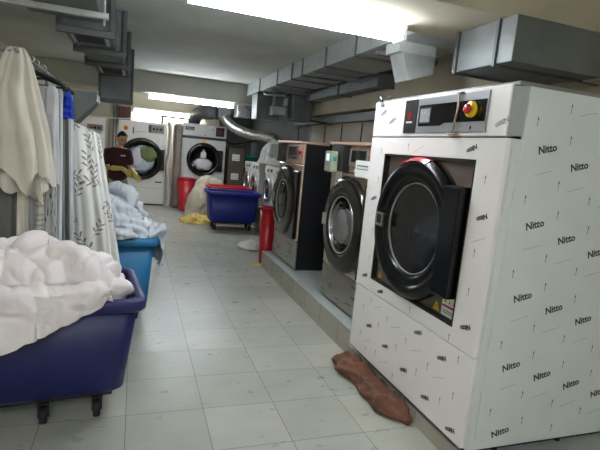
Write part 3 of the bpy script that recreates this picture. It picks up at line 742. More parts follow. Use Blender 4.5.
# ================================================================== BACK DRYERS
def dryer1():
    y = 12.0; t = thing('tumble_dryer', 'white tumble dryer numbered 1 with grey and green laundry behind its round glass', 'dryer', (.15, 12.5, 0))
    x0, x1 = -.40, .69; z1 = 1.975
    bm = B(); box(bm, x0, x1, y, 13.1, .03, z1, 0, .015); obj('cabinet', bm, M['white'], t)
    bm = B(); box(bm, x0+.03, x1-.03, y+.04, 13.0, 0, .04, 0); obj('plinth', bm, M['rubber'], t)
    c = (.135, y, 1.11)
    bm = B(); ringl(bm, [(.49, 0), (.495, -.06), (.47, -.10), (.43, -.11), (.40, -.09), (.385, 0)], c, 1, 0, 64); d = obj('door', bm, M['black'], t)
    bm = B(); lathe(bm, [(.39, -.07), (.25, -.10), (0, -.115)], c, 1, 0, 48); obj('door_glass', bm, M['glass'], d)
    bm = B(); lathe(bm, [(.39, -.004), (0, -.004)], c, 1, 0, 48); obj('drum_back', bm, M['drum'], d)
    bm = B(); box(bm, .50, .655, y-.09, y, .86, 1.36, 0, .012); obj('hinge_cover', bm, M['black'], d)
    bm = B(); box(bm, .27, .62, y-.012, y, 1.735, 1.925, 0, .006); p = obj('control_panel', bm, M['grey'], t)
    bm = B(); box(bm, .275, .33, y-.015, y-.011, 1.75, 1.91, 0); obj('display', bm, M['blackm'], p)
    for xx in (.39, .47, .55):
        bm = B(); lathe(bm, [(0, -.02), (.026, -.02), (.028, 0), (0, 0)], (xx, y-.012, 1.83), 1, 0, 16); obj('button', bm, M['blackm'], p)
    bm = B(); lathe(bm, [(0, -.004), (.055, -.004), (.055, 0), (0, 0)], (-.235, y, 1.80), 1, 0, 24); box(bm, -.25, -.22, y-.006, y-.003, 1.785, 1.815, 1); obj('orange_sticker', bm, [M['orange'], M['red']], t)
    bm = B(); text(bm, '1', frame_mtx((-.07, y-.002, 1.75), (1, 0, 0), (0, 0, 1)), .2, 0, .006); obj('number', bm, M['blueink'], t, label='blue figure 1')
    bm = B(); box(bm, .0, .22, y-.002, y, 1.735, 1.747, 0); obj('name_strip', bm, M['grey'], t)
    for xx in (-.32, .46):
        bm = B(); box(bm, xx, xx+.16, y-.004, y, .555, .585, 0, .001); obj('panel_slot', bm, M['blackm'], t)
    bm = B(); box(bm, x0+.002, x1-.002, y-.0015, y+.001, .42, .425, 0); obj('panel_seam', bm, M['grey'], t)
    bm = B(); box(bm, .53, .68, y-.003, y, 1.46, 1.68, 0, .002); obj('notice_sheet', bm, M['whitep'], t)
dryer1()
o = blob((.10, 11.95, 1.08), .31, .03, 11, M['gclo'], sx=1.0, sz=1.0, axis=1); tag(o, 'pale grey washing behind the glass of dryer 1', 'laundry')
o = blob((.02, 11.925, 1.12), .14, .03, 14, M['wclo'], sx=.9, sz=1.5, axis=1); tag(o, 'pinkish white cloth pressed on the glass of dryer 1', 'laundry')
o = blob((.27, 11.93, 1.23), .17, .03, 12, M['olivec'], sx=1.15, sz=1.0, axis=1); tag(o, 'olive green cloth behind the glass of dryer 1', 'laundry')
def dryer2():
    y = 12.0; x0, x1, z1 = 1.06, 2.13, 2.06
    t = thing('tumble_dryer', 'silver-white tumble dryer with a black stripe and red-marked square at the top right', 'dryer', (1.6, 12.5, 0))
    bm = B(); box(bm, x0, x1, y, 13.1, .03, 1.70, 0, .012); obj('cabinet', bm, M['whited'], t)
    bm = B(); box(bm, x0, x1, y, 13.1, 1.76, z1, 0, .012); obj('header_panel', bm, M['whited'], t)
    bm = B(); box(bm, x0-.003, x1+.003, y-.004, 13.09, 1.70, 1.76, 0); obj('black_stripe', bm, M['blackm'], t)
    bm = B(); box(bm, x0+.03, x1-.03, y+.04, 13.0, 0, .04, 0); obj('plinth', bm, M['rubber'], t)
    c = (1.59, y, 1.205)
    bm = B(); ringl(bm, [(.41, 0), (.415, -.06), (.39, -.09), (.35, -.10), (.32, -.08), (.30, 0)], c, 1, 0, 56); d = obj('door', bm, M['black'], t)
    bm = B(); lathe(bm, [(.31, -.06), (.2, -.09), (0, -.10)], c, 1, 0, 40); obj('door_glass', bm, M['glass'], d)
    bm = B(); lathe(bm, [(.31, -.004), (0, -.004)], c, 1, 0, 40); obj('drum_back', bm, M['drum'], d)
    bm = B(); box(bm, 1.88, 2.06, y-.08, y, .93, 1.46, 0, .012); obj('hinge_cover', bm, M['black'], d)
    bm = B(); box(bm, 1.12, 1.34, y-.008, y, 1.90, 1.98, 0, .003); box(bm, 1.15, 1.31, y-.009, y-.008, 1.93, 1.95, 1); obj('badge', bm, [M['blackm'], M['grey']], t)
    bm = B(); box(bm, 1.86, 2.07, y-.008, y, 1.80, 2.02, 0, .003)
    for s in (-1, 1): 
        t_ = bmesh.new(); bmesh.ops.create_cube(t_, size=1)
        for f in t_.faces: f.material_index = 1
        merge(bm, t_, Matrix.Translation((1.965, y-.0085, 1.91)) @ Matrix.Rotation(s*.8, 4, 'Y') @ Matrix.Diagonal((.09, .002, .018, 1)))
    obj('red_mark_square', bm, [M['blackm'], M['redk']], t, label='black square with a red star mark')
    bm = B(); box(bm, 1.555, 1.655, y-.003, y, 1.635, 1.695, 0, .001); obj('yellow_sticker', bm, M['yellow'], t)
    for xx in (1.60, 1.79):
        bm = B(); lathe(bm, [(0, -.006), (.014, -.006), (.014, 0), (0, 0)], (xx, y, 1.80 if xx < 1.7 else 1.95), 1, 0, 12); obj('screw_cap', bm, M['blackm'], t)
dryer2()
o = blob((1.58, 11.945, 1.08), .19, .03, 31, M['wclo'], sx=1.25, sz=.75, axis=1); tag(o, 'white washing heaped behind the glass of the second dryer', 'laundry')
t = thing('detergent_bottle', 'small white bottle with a yellow cap seen in the second dryer glass', 'bottle', (1.58, 11.95, 1.24))
bm = B(); lathe(bm, [(0, 0), (.065, 0), (.07, .02), (.07, .13), (.03, .165), (.03, .18), (0, .18)], (1.58, 11.95, 1.24), 2, 0, 20, ry=.4); obj('bottle_body', bm, M['whitep'], t)
bm = B(); lathe(bm, [(0, 0), (.03, 0), (.03, .03), (0, .03)], (1.58, 11.95, 1.42), 2, 0, 14, ry=.6); obj('cap', bm, M['yellow'], t)
# third white dryer at left
t = thing('tumble_dryer', 'white machine at the far left, mostly hidden by the floral cloth', 'dryer', (-1.0, 11.9, 0))
bm = B(); box(bm, -1.40, -.655, 11.45, 12.6, .03, 1.955, 0, .015); obj('cabinet', bm, M['white'], t)
bm = B(); box(bm, -1.02, -.70, 11.438, 11.45, 1.66, 1.80, 0, .005); p = obj('control_panel', bm, M['grey'], t)
for xx in (-.93, -.86, -.77):
    bm = B(); lathe(bm, [(0, -.02), (.025, -.02), (.028, 0), (0, 0)], (xx, 11.438, 1.73), 1, 0, 16); obj('button', bm, M['blackm' if xx > -.9 else 'redk'], p)
c = (-1.03, 11.45, 1.1)
bm = B(); ringl(bm, [(.33, 0), (.335, -.05), (.31, -.08), (.27, -.07), (.25, 0)], c, 1, 0, 48); d = obj('door', bm, M['black'], t)
bm = B(); lathe(bm, [(.26, -.05), (0, -.08)], c, 1, 0, 32); obj('door_glass', bm, M['black'], d)
bm = B(); box(bm, -1.37, -.69, 11.5, 12.5, 0, .03, 0); obj('plinth', bm, M['rubber'], t)
# cable tray / dark wooden board / wires behind the dryers
bm = B(); box(bm, -.45, -.15, 13.2, 13.38, 1.9, 2.35, 0, .01); box(bm, -.43, -.17, 13.19, 13.2, 2.1, 2.12, 0)
o = obj('wall_board', bm, mat('dark_wood', (78, 44, 34), .6, 0, .2, 5)); tag(o, 'dark brown board on the back wall above dryer 1', 'board')
bm = B(); box(bm, .55, 1.5, 12.6, 12.72, 2.16, 2.2, 0, .005); box(bm, .58, .62, 12.6, 12.72, 1.975, 2.17, 0); box(bm, .98, 1.0, 12.62, 12.7, 2.06, 2.17, 0) if False else None
o = obj('metal_rack', bm, M['blackm']); tag(o, 'black metal rail standing over the tops of the two dryers', 'rail')
bm = B(); tube(bm, [(-1.88, 12.8, 2.0), (-.5, 12.7, 2.02), (-.1, 12.6, 2.05), (.2, 12.5, 2.14), (.3, 12.45, 2.2)], .012, 0, 6, step=.1)
o = obj('cable', bm, M['whitep']); tag(o, 'white cable looping across the wall above dryer 1', 'cable')
bm = B(); tube(bm, [(2.14, 12.3, 1.72), (2.3, 12.0, 1.66), (2.6, 11.6, 1.74), (3.05, 11.0, 1.86)], .022, 0, 8, step=.1)
o = obj('cable', bm, M['wire']); tag(o, 'sagging black cable from the second dryer to the right wall', 'cable')
# grey pipes up the wall between the machines
for i, (x, y) in enumerate(((-.56, 13.3), (-.49, 13.32))):
    bm = B(); tube(bm, [(x, y, 0), (x, y, CE)], .022, 0, 10)
    o = obj('pipe', bm, M['grey']); tag(o, ('left' if i == 0 else 'right')+' one of the two upright grey pipes behind the man', 'pipe', 'upright grey pipes')
# mats between dryers
bm = B()
prism(bm, [(.86, 11.75), (.95, 11.70), (1.04, 11.74), (1.05, 12.1), (.95, 12.15), (.85, 12.1)], 2, 0.0, 2.0, 0, .03)
bmesh.ops.subdivide_edges(bm, edges=[e for e in bm.edges if abs(e.verts[0].co.z-e.verts[1].co.z) > 1], cuts=40)
for v in bm.verts:
    v.co.x += .02*noise.noise(Vector((v.co.x*6, v.co.y*6, v.co.z*3))); v.co.y += .04*noise.noise(Vector((v.co.x*9, 3, v.co.z*4)))
    v.co.z = max(0, v.co.z)
for f in bm.faces: f.smooth = True
o = obj('padding_roll', bm, M['roll']); tag(o, 'tall taupe rolled padding standing between the two dryers', 'padding roll')
bm = B(); t_ = bmesh.new(); pr = []
for j in range(50):
    z = 2.02*j/49; dx = .022*math.sin(z*5.0)+.01*math.sin(z*11)
    pr.append([t_.verts.new((.745+dx+a, b_, z)) for a, b_ in ((-.028, 11.72), (.0, 11.66), (.03, 11.70), (.034, 12.2), (-.028, 12.2))])
for p_, q_ in zip(pr, pr[1:]):
    for i in range(5): f = t_.faces.new((p_[i], p_[(i+1) % 5], q_[(i+1) % 5], q_[i])); f.smooth = True
t_.faces.new(pr[0]); t_.faces.new(pr[-1]); bmesh.ops.recalc_face_normals(t_, faces=t_.faces); merge(bm, t_)
o = obj('foam_mat', bm, M['matw']); tag(o, 'wavy white foam mat leaning upright against dryer 1', 'mat')
# boxes, teal bin
for i, (z0_, z1_, lab) in enumerate(((.0, .58, 'bottom cardboard box of the stack right of the second dryer'), (.58, 1.06, 'middle cardboard box with a white label right of the second dryer'), (1.06, 1.56, 'top cardboard box with a white label right of the second dryer'))):
    t = thing('cardboard_box', lab, 'box', (2.4, 12.2, z0_), 'cardboard boxes beside the dryer')
    bm = B(); box(bm, 2.22, 2.62, 12.0, 12.5, z0_, z1_, 0, .006); obj('carton', bm, M['card'], t)
    bm = B(); box(bm, 2.31, 2.50, 11.997, 12.0, z0_+.18, z0_+.34, 0); 
    for k in range(3): box(bm, 2.33, 2.48, 11.9965, 11.997, z0_+.21+k*.04, z0_+.22+k*.04, 1)
    obj('label_sheet', bm, [M['whitep'], M['grey']], t)
bm = B(); lathe(bm, [(0, 0), (.15, 0), (.19, .95), (.205, .95), (.205, .98), (.18, .98), (.14, .03), (0, .03)], (2.86, 12.0, 0), 2, 0, 28)
for v in bm.verts: v.co.z *= 1.42
o = obj('plastic_bin', bm, M['tealbin']); tag(o, 'tall teal green bin behind the white front-loaders', 'bin')

# ================================================================== BINS, SACK, CLOTH PILES
def roundbin(cx, cy, rb, rt, h, label, red='red'):
    t = thing('laundry_bin', label, 'bin', (cx, cy, 0))
    bm = B(); lathe(bm, [(0, 0), (rb, 0), (rb+.005, .02), (rt, h-.03), (rt-.006, h-.03), (rb-.006, .03), (0, .03)], (cx, cy, 0), 2, 0, 40); obj('bin_body', bm, M[red], t)
    bm = B(); ringl(bm, [(rt-.004, h-.04), (rt+.016, h-.035), (rt+.018, h-.008), (rt+.005, h), (rt-.008, h-.01)], (cx, cy, 0), 2, 0, 40); obj('rim', bm, M[red], t)
roundbin(1.79, 6.36, .082, .115, .81, 'slim red plastic bin beside the end of the tiled kerb')
roundbin(1.15, 11.35, .15, .21, .77, 'red plastic bin in front of the taupe padding, behind the cloth sack')
o = obj('cloth_sack', heap(1.56, 10.60, .46, .29, .01, .86, 41, n=2.5, amp=.09, f=2.4, NT=150, NR=60, tuck=0, pw=3.0, down=.004), M['sackc']); tag(o, 'big beige cloth sack of linen slumped before the second dryer', 'sack')
o = obj('cloth_pile', clothpile(1.20, 9.64, .30, .22, .13, 51, 0, .10, 5.5), M['yelc']); tag(o, 'pile of yellow cloths on the floor left of the blue cart', 'laundry')
o = obj('cloth_pile', clothpile(1.42, 7.30, .17, .20, .09, 53, .4, .08, 9), M['wclo']); 
o.location.x = 1.80; tag(o, 'small pile of white cloths on the floor beside the slim red bin', 'laundry')
o = obj('cloth_scrap', clothpile(1.63, 6.2, .07, .06, .02, 55, .4, .03, 12), M['yelc']); tag(o, 'small yellow rag on the floor at the foot of the slim red bin', 'cloth')
# brown cloth squeezed along the kerb
bm = bmesh.new(); rows = []
path = [(1.60, 3.24, .05), (1.58, 3.12, .11), (1.60, 2.95, .115), (1.61, 2.78, .10), (1.61, 2.6, .10), (1.62, 2.45, .105), (1.63, 2.35, .08), (1.655, 2.28, .03)]
NP = 90
def lerp(t):
    f = t*(len(path)-1); i = min(int(f), len(path)-2); u = f-i; u = u*u*(3-2*u)
    return [path[i][k]*(1-u)+path[i+1][k]*u for k in range(3)]
for j in range(NP+1):
    x, y, r = lerp(j/NP); row = []
    for k in range(40):
        a = 2*PI*k/40
        p = Vector((x+r*math.cos(a), y, max(.004, .006+r*.62*(math.sin(a)*.75+.55))))
        d = (.1-folds(Vector((p.x, p.y*.6, p.z)), 61, 9))*.085
        p += Vector((math.cos(a)*d, .0, max(0, math.sin(a))*d)); p.z = max(.004, p.z); p.x = min(p.x, 1.686)
        row.append(bm.verts.new(p))
    rows.append(row)
for p_, q_ in zip(rows, rows[1:]):
    for k in range(40): f = bm.faces.new((p_[k], p_[(k+1) % 40], q_[(k+1) % 40], q_[k])); f.smooth = True
bm.faces.new(rows[0]); bm.faces.new(rows[-1]); bmesh.ops.recalc_face_normals(bm, faces=bm.faces)
o = obj('floor_cloth', bm, M['brownc']); tag(o, 'twisted brown cloth lying on the floor under the film-wrapped washer', 'cloth')

# ================================================================== CARTS
def rrect(w, d, r, n=6):
    P = []
    for cx, cy, a0 in ((w/2-r, d/2-r, 0), (-w/2+r, d/2-r, 90), (-w/2+r, -d/2+r, 180), (w/2-r, -d/2+r, 270)):
        for i in range(n+1):
            a = math.radians(a0+90*i/n); P.append((cx+r*math.cos(a), cy+r*math.sin(a)))
    return P
def cart(label, m, loc, rz, w=1.1, d=.7, zt=.75, zb=.14, inset=.09, group='wheeled laundry carts', iny=0, wx=.1, mid=False):
    t = thing('laundry_cart', label, 'laundry cart', loc, group, rz)
    def loft(levels):
        bm = bmesh.new(); R = []
        for (iw, z) in levels: R.append([bm.verts.new((x, y, z)) for x, y in rrect(w-2*iw, d-2*iw-2*iny*max(0, min(1, (zt-z)/(zt-zb))), .07)])
        n = len(R[0])
        for a, b_ in zip(R, R[1:]):
            for k in range(n): f = bm.faces.new((a[k], a[(k+1) % n], b_[(k+1) % n], b_[k])); f.smooth = True
        return bm, R
    bm, R = loft([(inset+.03, zb), (inset, zb+.03), (.035, zt-.02), (.05, zt-.02), (inset+.015, zb+.04)])
    bm.faces.new(R[0][::-1]); bm.faces.new(R[-1]); bmesh.ops.recalc_face_normals(bm, faces=bm.faces)
    tb = obj('tub', bm, m, t, local=True)
    bm, R = loft([(.035, zt-.075), (.012, zt-.07), (.0, zt-.055), (.0, zt-.012), (.012, zt), (.045, zt), (.055, zt-.012), (.055, zt-.06)])
    n = len(R[0])
    for k in range(n): bm.faces.new((R[-1][k], R[-1][(k+1) % n], R[0][(k+1) % n], R[0][k]))
    bmesh.ops.recalc_face_normals(bm, faces=bm.faces); obj('rim', bm, m, t, local=True)
    bm = B(); box(bm, -w/2+inset+.06, w/2-inset-.06, -d/2+inset+iny+.05, d/2-inset-iny-.05, zb-.025, zb+.002, 0, .004); obj('chassis', bm, M['blackm'], t, local=True)
    for sx in ((-1, 0, 1) if mid else (-1, 1)):
        for sy in (-1, 1):
            x, y = sx*(w/2-inset-wx), sy*(d/2-inset-iny-.06)
            if sx == 0: x = .06
            bm = B(); box(bm, x-.028, x-.02, y-.02, y+.02, .045, zb-.022, 0); box(bm, x+.02, x+.028, y-.02, y+.02, .045, zb-.022, 0); box(bm, x-.03, x+.03, y-.03, y+.03, zb-.03, zb-.02, 0); cs = obj('caster', bm, M['blackm'], t, local=True)
            bm = B(); lathe(bm, [(0, -.019), (.047, -.019), (.052, -.01), (.052, .01), (.047, .019), (0, .019)], (x, y, .052), 0, 0, 24); obj('wheel', bm, M['rubber'], cs, local=True)
    return t
c1 = cart('navy blue wheeled cart at lower left, piled with white sheets', M['navy'], (-.502, 2.82, 0), math.radians(6), 1.12, .70, .75, .15, iny=.07, wx=.14, mid=True)
c2 = cart('teal wheeled cart behind the navy one, piled with pale grey linen', M['teal'], (-.35, 4.47, 0), math.radians(4), 1.1, .7, .75, .12, .07)
c3 = cart('bright blue wheeled cart on the far right of the aisle by the white front-loaders', M['royal'], (1.80, 9.06, 0), math.radians(-1), 1.04, .62, .745, .16, .08)
c4 = cart('red wheeled cart hidden behind the bright blue cart, only its rim showing', M['red'], (1.86, 9.82, 0), math.radians(0), .9, .62, .77, .16, .08)

def drop1(th, x, y):
    # local coords of the navy cart; only its front side
    if math.sin(th) > -.25: return 0.
    wx = x-.50
    d = (-.12-wx)*.62
    return max(0, min(.5, d))
hp = heap(-.502, 2.82, .47, .27, .74, .21, 71, math.radians(6), n=4.5, drop=drop1, over=.125, amp=.13, f=3.6, NT=280, NR=90, pw=2.6, peak=(.0, .02), flutter=.01)
o = obj('white_sheets', hp, M['wclo'], solid=.006); tag(o, 'rumpled white sheets heaped in the navy cart and trailing over its front', 'laundry')
def drop2(th, x, y):
    c_, s_ = math.cos(th), math.sin(th)
    if c_ > .5 and s_ > -.42: return min(.36, (c_-.5)*2.2, (s_+.42)*2.5)
    if s_ < -.3 and .02 < x < .3: return .07*math.sin((x-.02)/.28*PI)
    return 0.
hp = heap(-.33, 4.47, .47, .28, .745, .34, 73, math.radians(4), n=3.6, drop=drop2, over=.11, amp=.13, f=4.2, NT=260, NR=90, pw=3.2, peak=(.0, .0), flutter=.02)
o = obj('grey_linen', hp, M['gclo'], solid=.006); tag(o, 'pale grey linen heaped high on the teal cart and spilling off its right end', 'laundry')

# ================================================================== GARMENT RACK (left)
t = thing('garment_rack', 'tubular rack at left holding the hanging garments and hangers', 'garment rack', (-.60, 3.6, 0))
RX = -.60
bm = B(); tube(bm, [(RX, 2.88, 1.985), (RX, 4.1, 1.985)], .009, 0, 12); obj('rail', bm, M['grey'], t)
bm = B(); tube(bm, [(RX, 3.80, 1.66), (-.24, 3.80, 1.61)], .008, 0, 12); obj('side_arm', bm, M['grey'], t)
for y in (2.95, 4.05):
    bm = B(); tube(bm, [(XL, y, 1.985), (RX, y, 1.985)], .009, 0, 12); obj('wall_arm', bm, M['grey'], t)
bm = B(); tube(bm, [(RX, 3.80, .0), (RX, 3.80, 1.985)], .011, 0, 12); obj('post', bm, M['grey'], t)

def hanger(y, label, dz=0, rot=0):
    h = thing('coat_hanger', label, 'hanger', (RX, y, 1.985+dz), 'black plastic coat hangers', rot)
    bm = B()
    tube(bm, [(0, 0, -.055), (.0, 0, -.03), (.02, 0, -.01), (.018, 0, .022), (-.004, 0, .030), (-.02, 0, .018)], .004, 0, 8, step=.01); obj('hook', bm, M['silver'], h, local=True)
    bm = B()
    tube(bm, [(-.19, 0, -.135), (-.16, 0, -.105), (-.06, 0, -.07), (0, 0, -.055), (.06, 0, -.07), (.16, 0, -.105), (.19, 0, -.135)], .0095, 0, 8, step=.03)
    tube(bm, [(-.19, 0, -.135), (.19, 0, -.135)], .006, 0, 8); obj('shoulder_bar', bm, M['blackm'], h, local=True)
    return h
G = 'garments hung along the left rack'
def srgb(c): return lin(c)
def stripes(a, u, z):
    k = (z*62) % 1
    return lin((132, 130, 122)) if k < .3 else lin((172, 168, 156))
random.seed(3)
leaves = []
for i in range(70):     # sprigs of slim leaves
    ca_, cz = random.random(), random.uniform(.3, 1.85); ang = random.uniform(0, PI)
    for k in range(6):
        t0 = .01+k*.021; sd_ = 1 if k % 2 else -1; an = ang+sd_*.75; L_ = random.uniform(.017, .024)
        leaves.append((ca_*1.1+math.cos(ang)*t0+math.cos(an)*L_*1.25, cz+math.sin(ang)*t0+math.sin(an)*L_*1.25, an, L_, .0055))
    leaves.append((ca_*1.1+math.cos(ang)*.06, cz+math.sin(ang)*.06, ang, .075, .0018))
def florals(a, u, z):
    x = a*1.1
    for (lx, lz, an, L_, w_) in leaves:
        dx = x-lx; dz = z-lz
        if abs(dx) > .11 or abs(dz) > .11: continue
        p = dx*math.cos(an)+dz*math.sin(an); q = -dx*math.sin(an)+dz*math.cos(an)
        if (p/L_)**2+(q/w_)**2 < 1: return lin((128, 118, 108))
    return lin((224, 222, 216))
def specks(a, u, z):
    n_ = noise.noise(Vector((a*38, z*22, 3)))
    return lin((70, 70, 68)) if n_ > .28 else lin((160, 162, 158))

o = obj('draped_cloth', garment(-.61, 2.95, 2.01, 1.34, .30, .36, .15, 2, waves=5, amp=.03, cone=True, topw=.06, jag=.09, NT=240), M['cream']); tag(o, 'thick cream cloth hung in a peak over the rail, first at the left edge', 'hanging cloth', G)
o = obj('draped_cloth', garment(-.66, 3.06, 1.90, 1.22, .30, .34, .12, 5, waves=6, amp=.03, cone=True, topw=.05, jag=.12, NT=200), M['cream']); tag(o, 'cream cloth with a ragged lower edge, hanging just behind the peaked one', 'hanging cloth', G)
hs = [(3.24, 'foremost clearly visible black hanger at upper left'), (3.40, 'second black hanger from the front, behind the foremost one'), (3.64, 'farthest black hanger on the rail')]
for y, lab in hs: hanger(y, lab, 0, random.uniform(-.05, .05))
gs = [('striped_garment', dict(cx=-.525, cy=3.13, zt=1.48, zb=.55, wt=.05, wb=.055, dp=.06, seed=6, waves=3), 'stripe', stripes, 'grey-beige garment with fine cross stripes under the cream cloths'),
      ('dark_garment', dict(cx=-.70, cy=3.14, zt=1.50, zb=.50, wt=.11, wb=.13, dp=.07, seed=26, waves=4), 'dgreyg', None, 'dark grey strip of garment at the left edge below the cream cloths'),
      ('cream_garment', dict(cx=-.615, cy=3.12, zt=1.50, zb=.50, wt=.05, wb=.06, dp=.06, seed=27, waves=3), 'cream', None, 'narrow cream garment edge below the cream cloths'),
      ('grey_garment', dict(cx=-.57, cy=3.15, zt=1.50, zb=.50, wt=.06, wb=.065, dp=.06, seed=28, waves=3), 'greyg', None, 'narrow grey garment edge left of the finely striped one'),
      ('speckled_garment', dict(cx=-.475, cy=3.16, zt=1.45, zb=.55, wt=.06, wb=.07, dp=.06, seed=8, waves=3), 'speck', specks, 'grey speckled garment below the light grey sleeve'),
      ('white_shirt', dict(cx=RX+.0, cy=3.24, zt=1.85, zb=.55, wt=.35, wb=.36, dp=.06, seed=29, waves=8, topw=.34), 'lgreyg', None, 'whitish shirt on the foremost black hanger'),
      ('long_garment', dict(cx=RX+.0, cy=3.40, zt=1.85, zb=.50, wt=.30, wb=.38, dp=.07, seed=9, waves=9, topw=.34), 'greyg', None, 'mid grey long garment behind the light grey sleeve'),
      ('dark_garment', dict(cx=RX+.0, cy=3.55, zt=1.85, zb=.45, wt=.34, wb=.40, dp=.06, seed=10, waves=9, topw=.34), 'dgreyg', None, 'plain dark grey garment just left of the floral cloth'),
      ('grey_shirt', dict(cx=RX+.0, cy=3.71, zt=1.85, zb=.60, wt=.36, wb=.38, dp=.07, seed=12, waves=7, topw=.34), 'lgreyg', None, 'pale grey shirt hung just behind the other hanging garments'),
      ('blue_garment', dict(cx=-.435, cy=3.48, zt=1.86, zb=1.68, wt=.075, wb=.085, dp=.06, seed=13, waves=3, amp=.005, topw=.04), 'blueg', None, 'small royal blue cloth hanging at the right tip of the black hangers')]
for nm, kw, m, col, lab in gs:
    o = obj(nm, garment(colorize=col, **kw), M[m]); tag(o, lab, 'garment', G)
# light grey sleeve
o = obj('sleeved_top', garment(-.468, 3.12, 1.85, 1.28, .07, .085, .06, 15, waves=3, amp=.006, sh=.05, lean=.0, NT=60, topw=.03), M['lgreyg']); tag(o, 'narrow light grey sleeve hanging free at the front of the rack', 'garment', G)
# floral cloth over the side arm
o = obj('floral_cloth', garment(-.375, 3.80, 1.69, .42, .25, .42, .15, 17, waves=9, amp=.015, sh=.04, lean=.105, NT=460, NZ=520, topw=.23, tslope=.38, colorize=florals), M['floral']); tag(o, 'white cloth printed with dark leafy twigs, hung at the right end of the rack', 'hanging cloth', G)

# ================================================================== PERSON
def skinmesh(chains, sub=2):
    """chains: list of lists of (x,y,z,rx[,ry]); chains share a vertex when coordinates agree"""
    bm = bmesh.new(); L = bm.verts.layers.skin.verify(); idx = {}
    first = True
    for ch in chains:
        prev = None
        for p in ch:
            key = tuple(round(c, 4) for c in p[:3])
            if key not in idx:
                v = bm.verts.new(p[:3]); v[L].radius = (p[3], p[4] if len(p) > 4 else p[3]); idx[key] = v
                if first: v[L].use_root = True; first = False
            v = idx[key]
            if prev is not None and prev != v: bm.edges.new((prev, v))
            prev = v
    me = bpy.data.meshes.new('sk'); bm.to_mesh(me); bm.free()
    o = bpy.data.objects.new('sk', me); C.objects.link(o)
    o.modifiers.new('s', 'SKIN').use_smooth_shade = True
    s = o.modifiers.new('d', 'SUBSURF'); s.levels = sub; s.render_levels = sub
    bpy.context.view_layer.update()
    me2 = bpy.data.meshes.new_from_object(o.evaluated_get(bpy.context.evaluated_depsgraph_get()))
    bpy.data.objects.remove(o); bm = bmesh.new(); bm.from_mesh(me2)
    for f in bm.faces: f.smooth = True
    return bm
PX, PY = -.27, 8.3
man = thing('person', 'man in dark brown shirt, beige trousers and yellow rubber gloves, looking at his hands', 'person', (PX, PY, 0))
def w(x, y, z, *r): return (PX+x, PY+y, z)+r
sR, sL = (-.165, .02, 1.345), (.165, -.02, 1.36)
eR, eL = (-.15, -.06, 1.075), (.19, -.08, 1.10)
wR, wL = (.08, -.22, 1.09), (.25, -.29, 1.04)
hips = (0, .02, .93)
body = skinmesh([
 [w(*hips, .12, .10), w(.0, .02, 1.08, .115, .09), w(0, 0, 1.23, .13, .095), w(.0, 0, 1.35, .10, .08), w(.02, -.01, 1.42, .05, .05), w(.035, -.03, 1.47, .05, .05)],
 [w(0, 0, 1.35, .1), w(*sR, .055), w(*eR, .038), w(*wR, .027)],
 [w(0, 0, 1.35, .1), w(*sL, .055), w(*eL, .038), w(*wL, .027)],
 [w(*hips, .12), w(-.095, .02, .86, .085), w(-.105, .01, .48, .055), w(-.11, .03, .09, .037), w(-.11, -.10, .05, .035)],
 [w(*hips, .12), w(.095, .02, .86, .085), w(.105, .01, .48, .055), w(.11, .03, .09, .037), w(.11, -.10, .05, .035)]])
# head sculpted from a sphere, turned down and to the man's left
HM = Matrix.Translation((PX+.055, PY-.055, 1.555)) @ Matrix.Rotation(.35, 4, 'Z') @ Matrix.Rotation(.38, 4, 'X')
t_ = bmesh.new(); bmesh.ops.create_uvsphere(t_, u_segments=40, v_segments=30, radius=1)
for v in t_.verts:
    x, y, z = v.co; X = x*.076; Yy = y*.095; Z = z*.118
    if z < 0: X *= 1-.28*(-z)**1.5; Yy *= 1-.12*(-z)
    if y < 0:
        Yy -= .010*math.exp(-((z+.78)/.18)**2)*max(0, 1-(x/.35)**2)           # chin
        Yy += .012*(math.exp(-((z-.05)/.13)**2)*(math.exp(-((x-.38)/.17)**2)+math.exp(-((x+.38)/.17)**2)))  # eye sockets
        Yy -= .026*math.exp(-(x/.13)**2)*math.exp(-((z+.18)/.16)**2)           # nose
        Yy -= .009*math.exp(-(x/.28)**2)*math.exp(-((z+.46)/.07)**2)           # lips
        Yy -= .006*math.exp(-((z-.22)/.08)**2)*max(0, 1-(x/.7)**2)            # brow
    v.co = (X, Yy, Z)
for f in t_.faces: f.smooth = True
merge(body, t_, HM)
for s in (-1, 1):
    t_ = bmesh.new(); bmesh.ops.create_uvsphere(t_, u_segments=14, v_segments=10, radius=1)
    for f in t_.faces: f.smooth = True
    merge(body, t_, HM @ Matrix.Translation((s*.077, .006, -.002)) @ Matrix.Rotation(s*.3, 4, 'Z') @ Matrix.Diagonal((.010, .018, .031, 1)))
obj('body', body, M['skin'], man)
# eyes, brows, mouth
bm = B()
for s in (-1, 1):
    t_ = bmesh.new(); bmesh.ops.create_uvsphere(t_, u_segments=12, v_segments=8, radius=1); merge(bm, t_, HM @ Matrix.Translation((s*.029, -.083, .004)) @ Matrix.Diagonal((.014, .008, .005, 1)))
    t_ = bmesh.new(); bmesh.ops.create_uvsphere(t_, u_segments=12, v_segments=8, radius=1); merge(bm, t_, HM @ Matrix.Translation((s*.030, -.091, .026)) @ Matrix.Rotation(s*.1, 4, 'Y') @ Matrix.Diagonal((.019, .006, .0035, 1)))
obj('eyes', bm, M['hair'], man)
bm = B(); t_ = bmesh.new(); bmesh.ops.create_uvsphere(t_, u_segments=14, v_segments=8, radius=1); merge(bm, t_, HM @ Matrix.Translation((0, -.098, -.054)) @ Matrix.Diagonal((.022, .006, .006, 1)))
obj('mouth', bm, mat('lips', (150, 84, 76), .5), man)
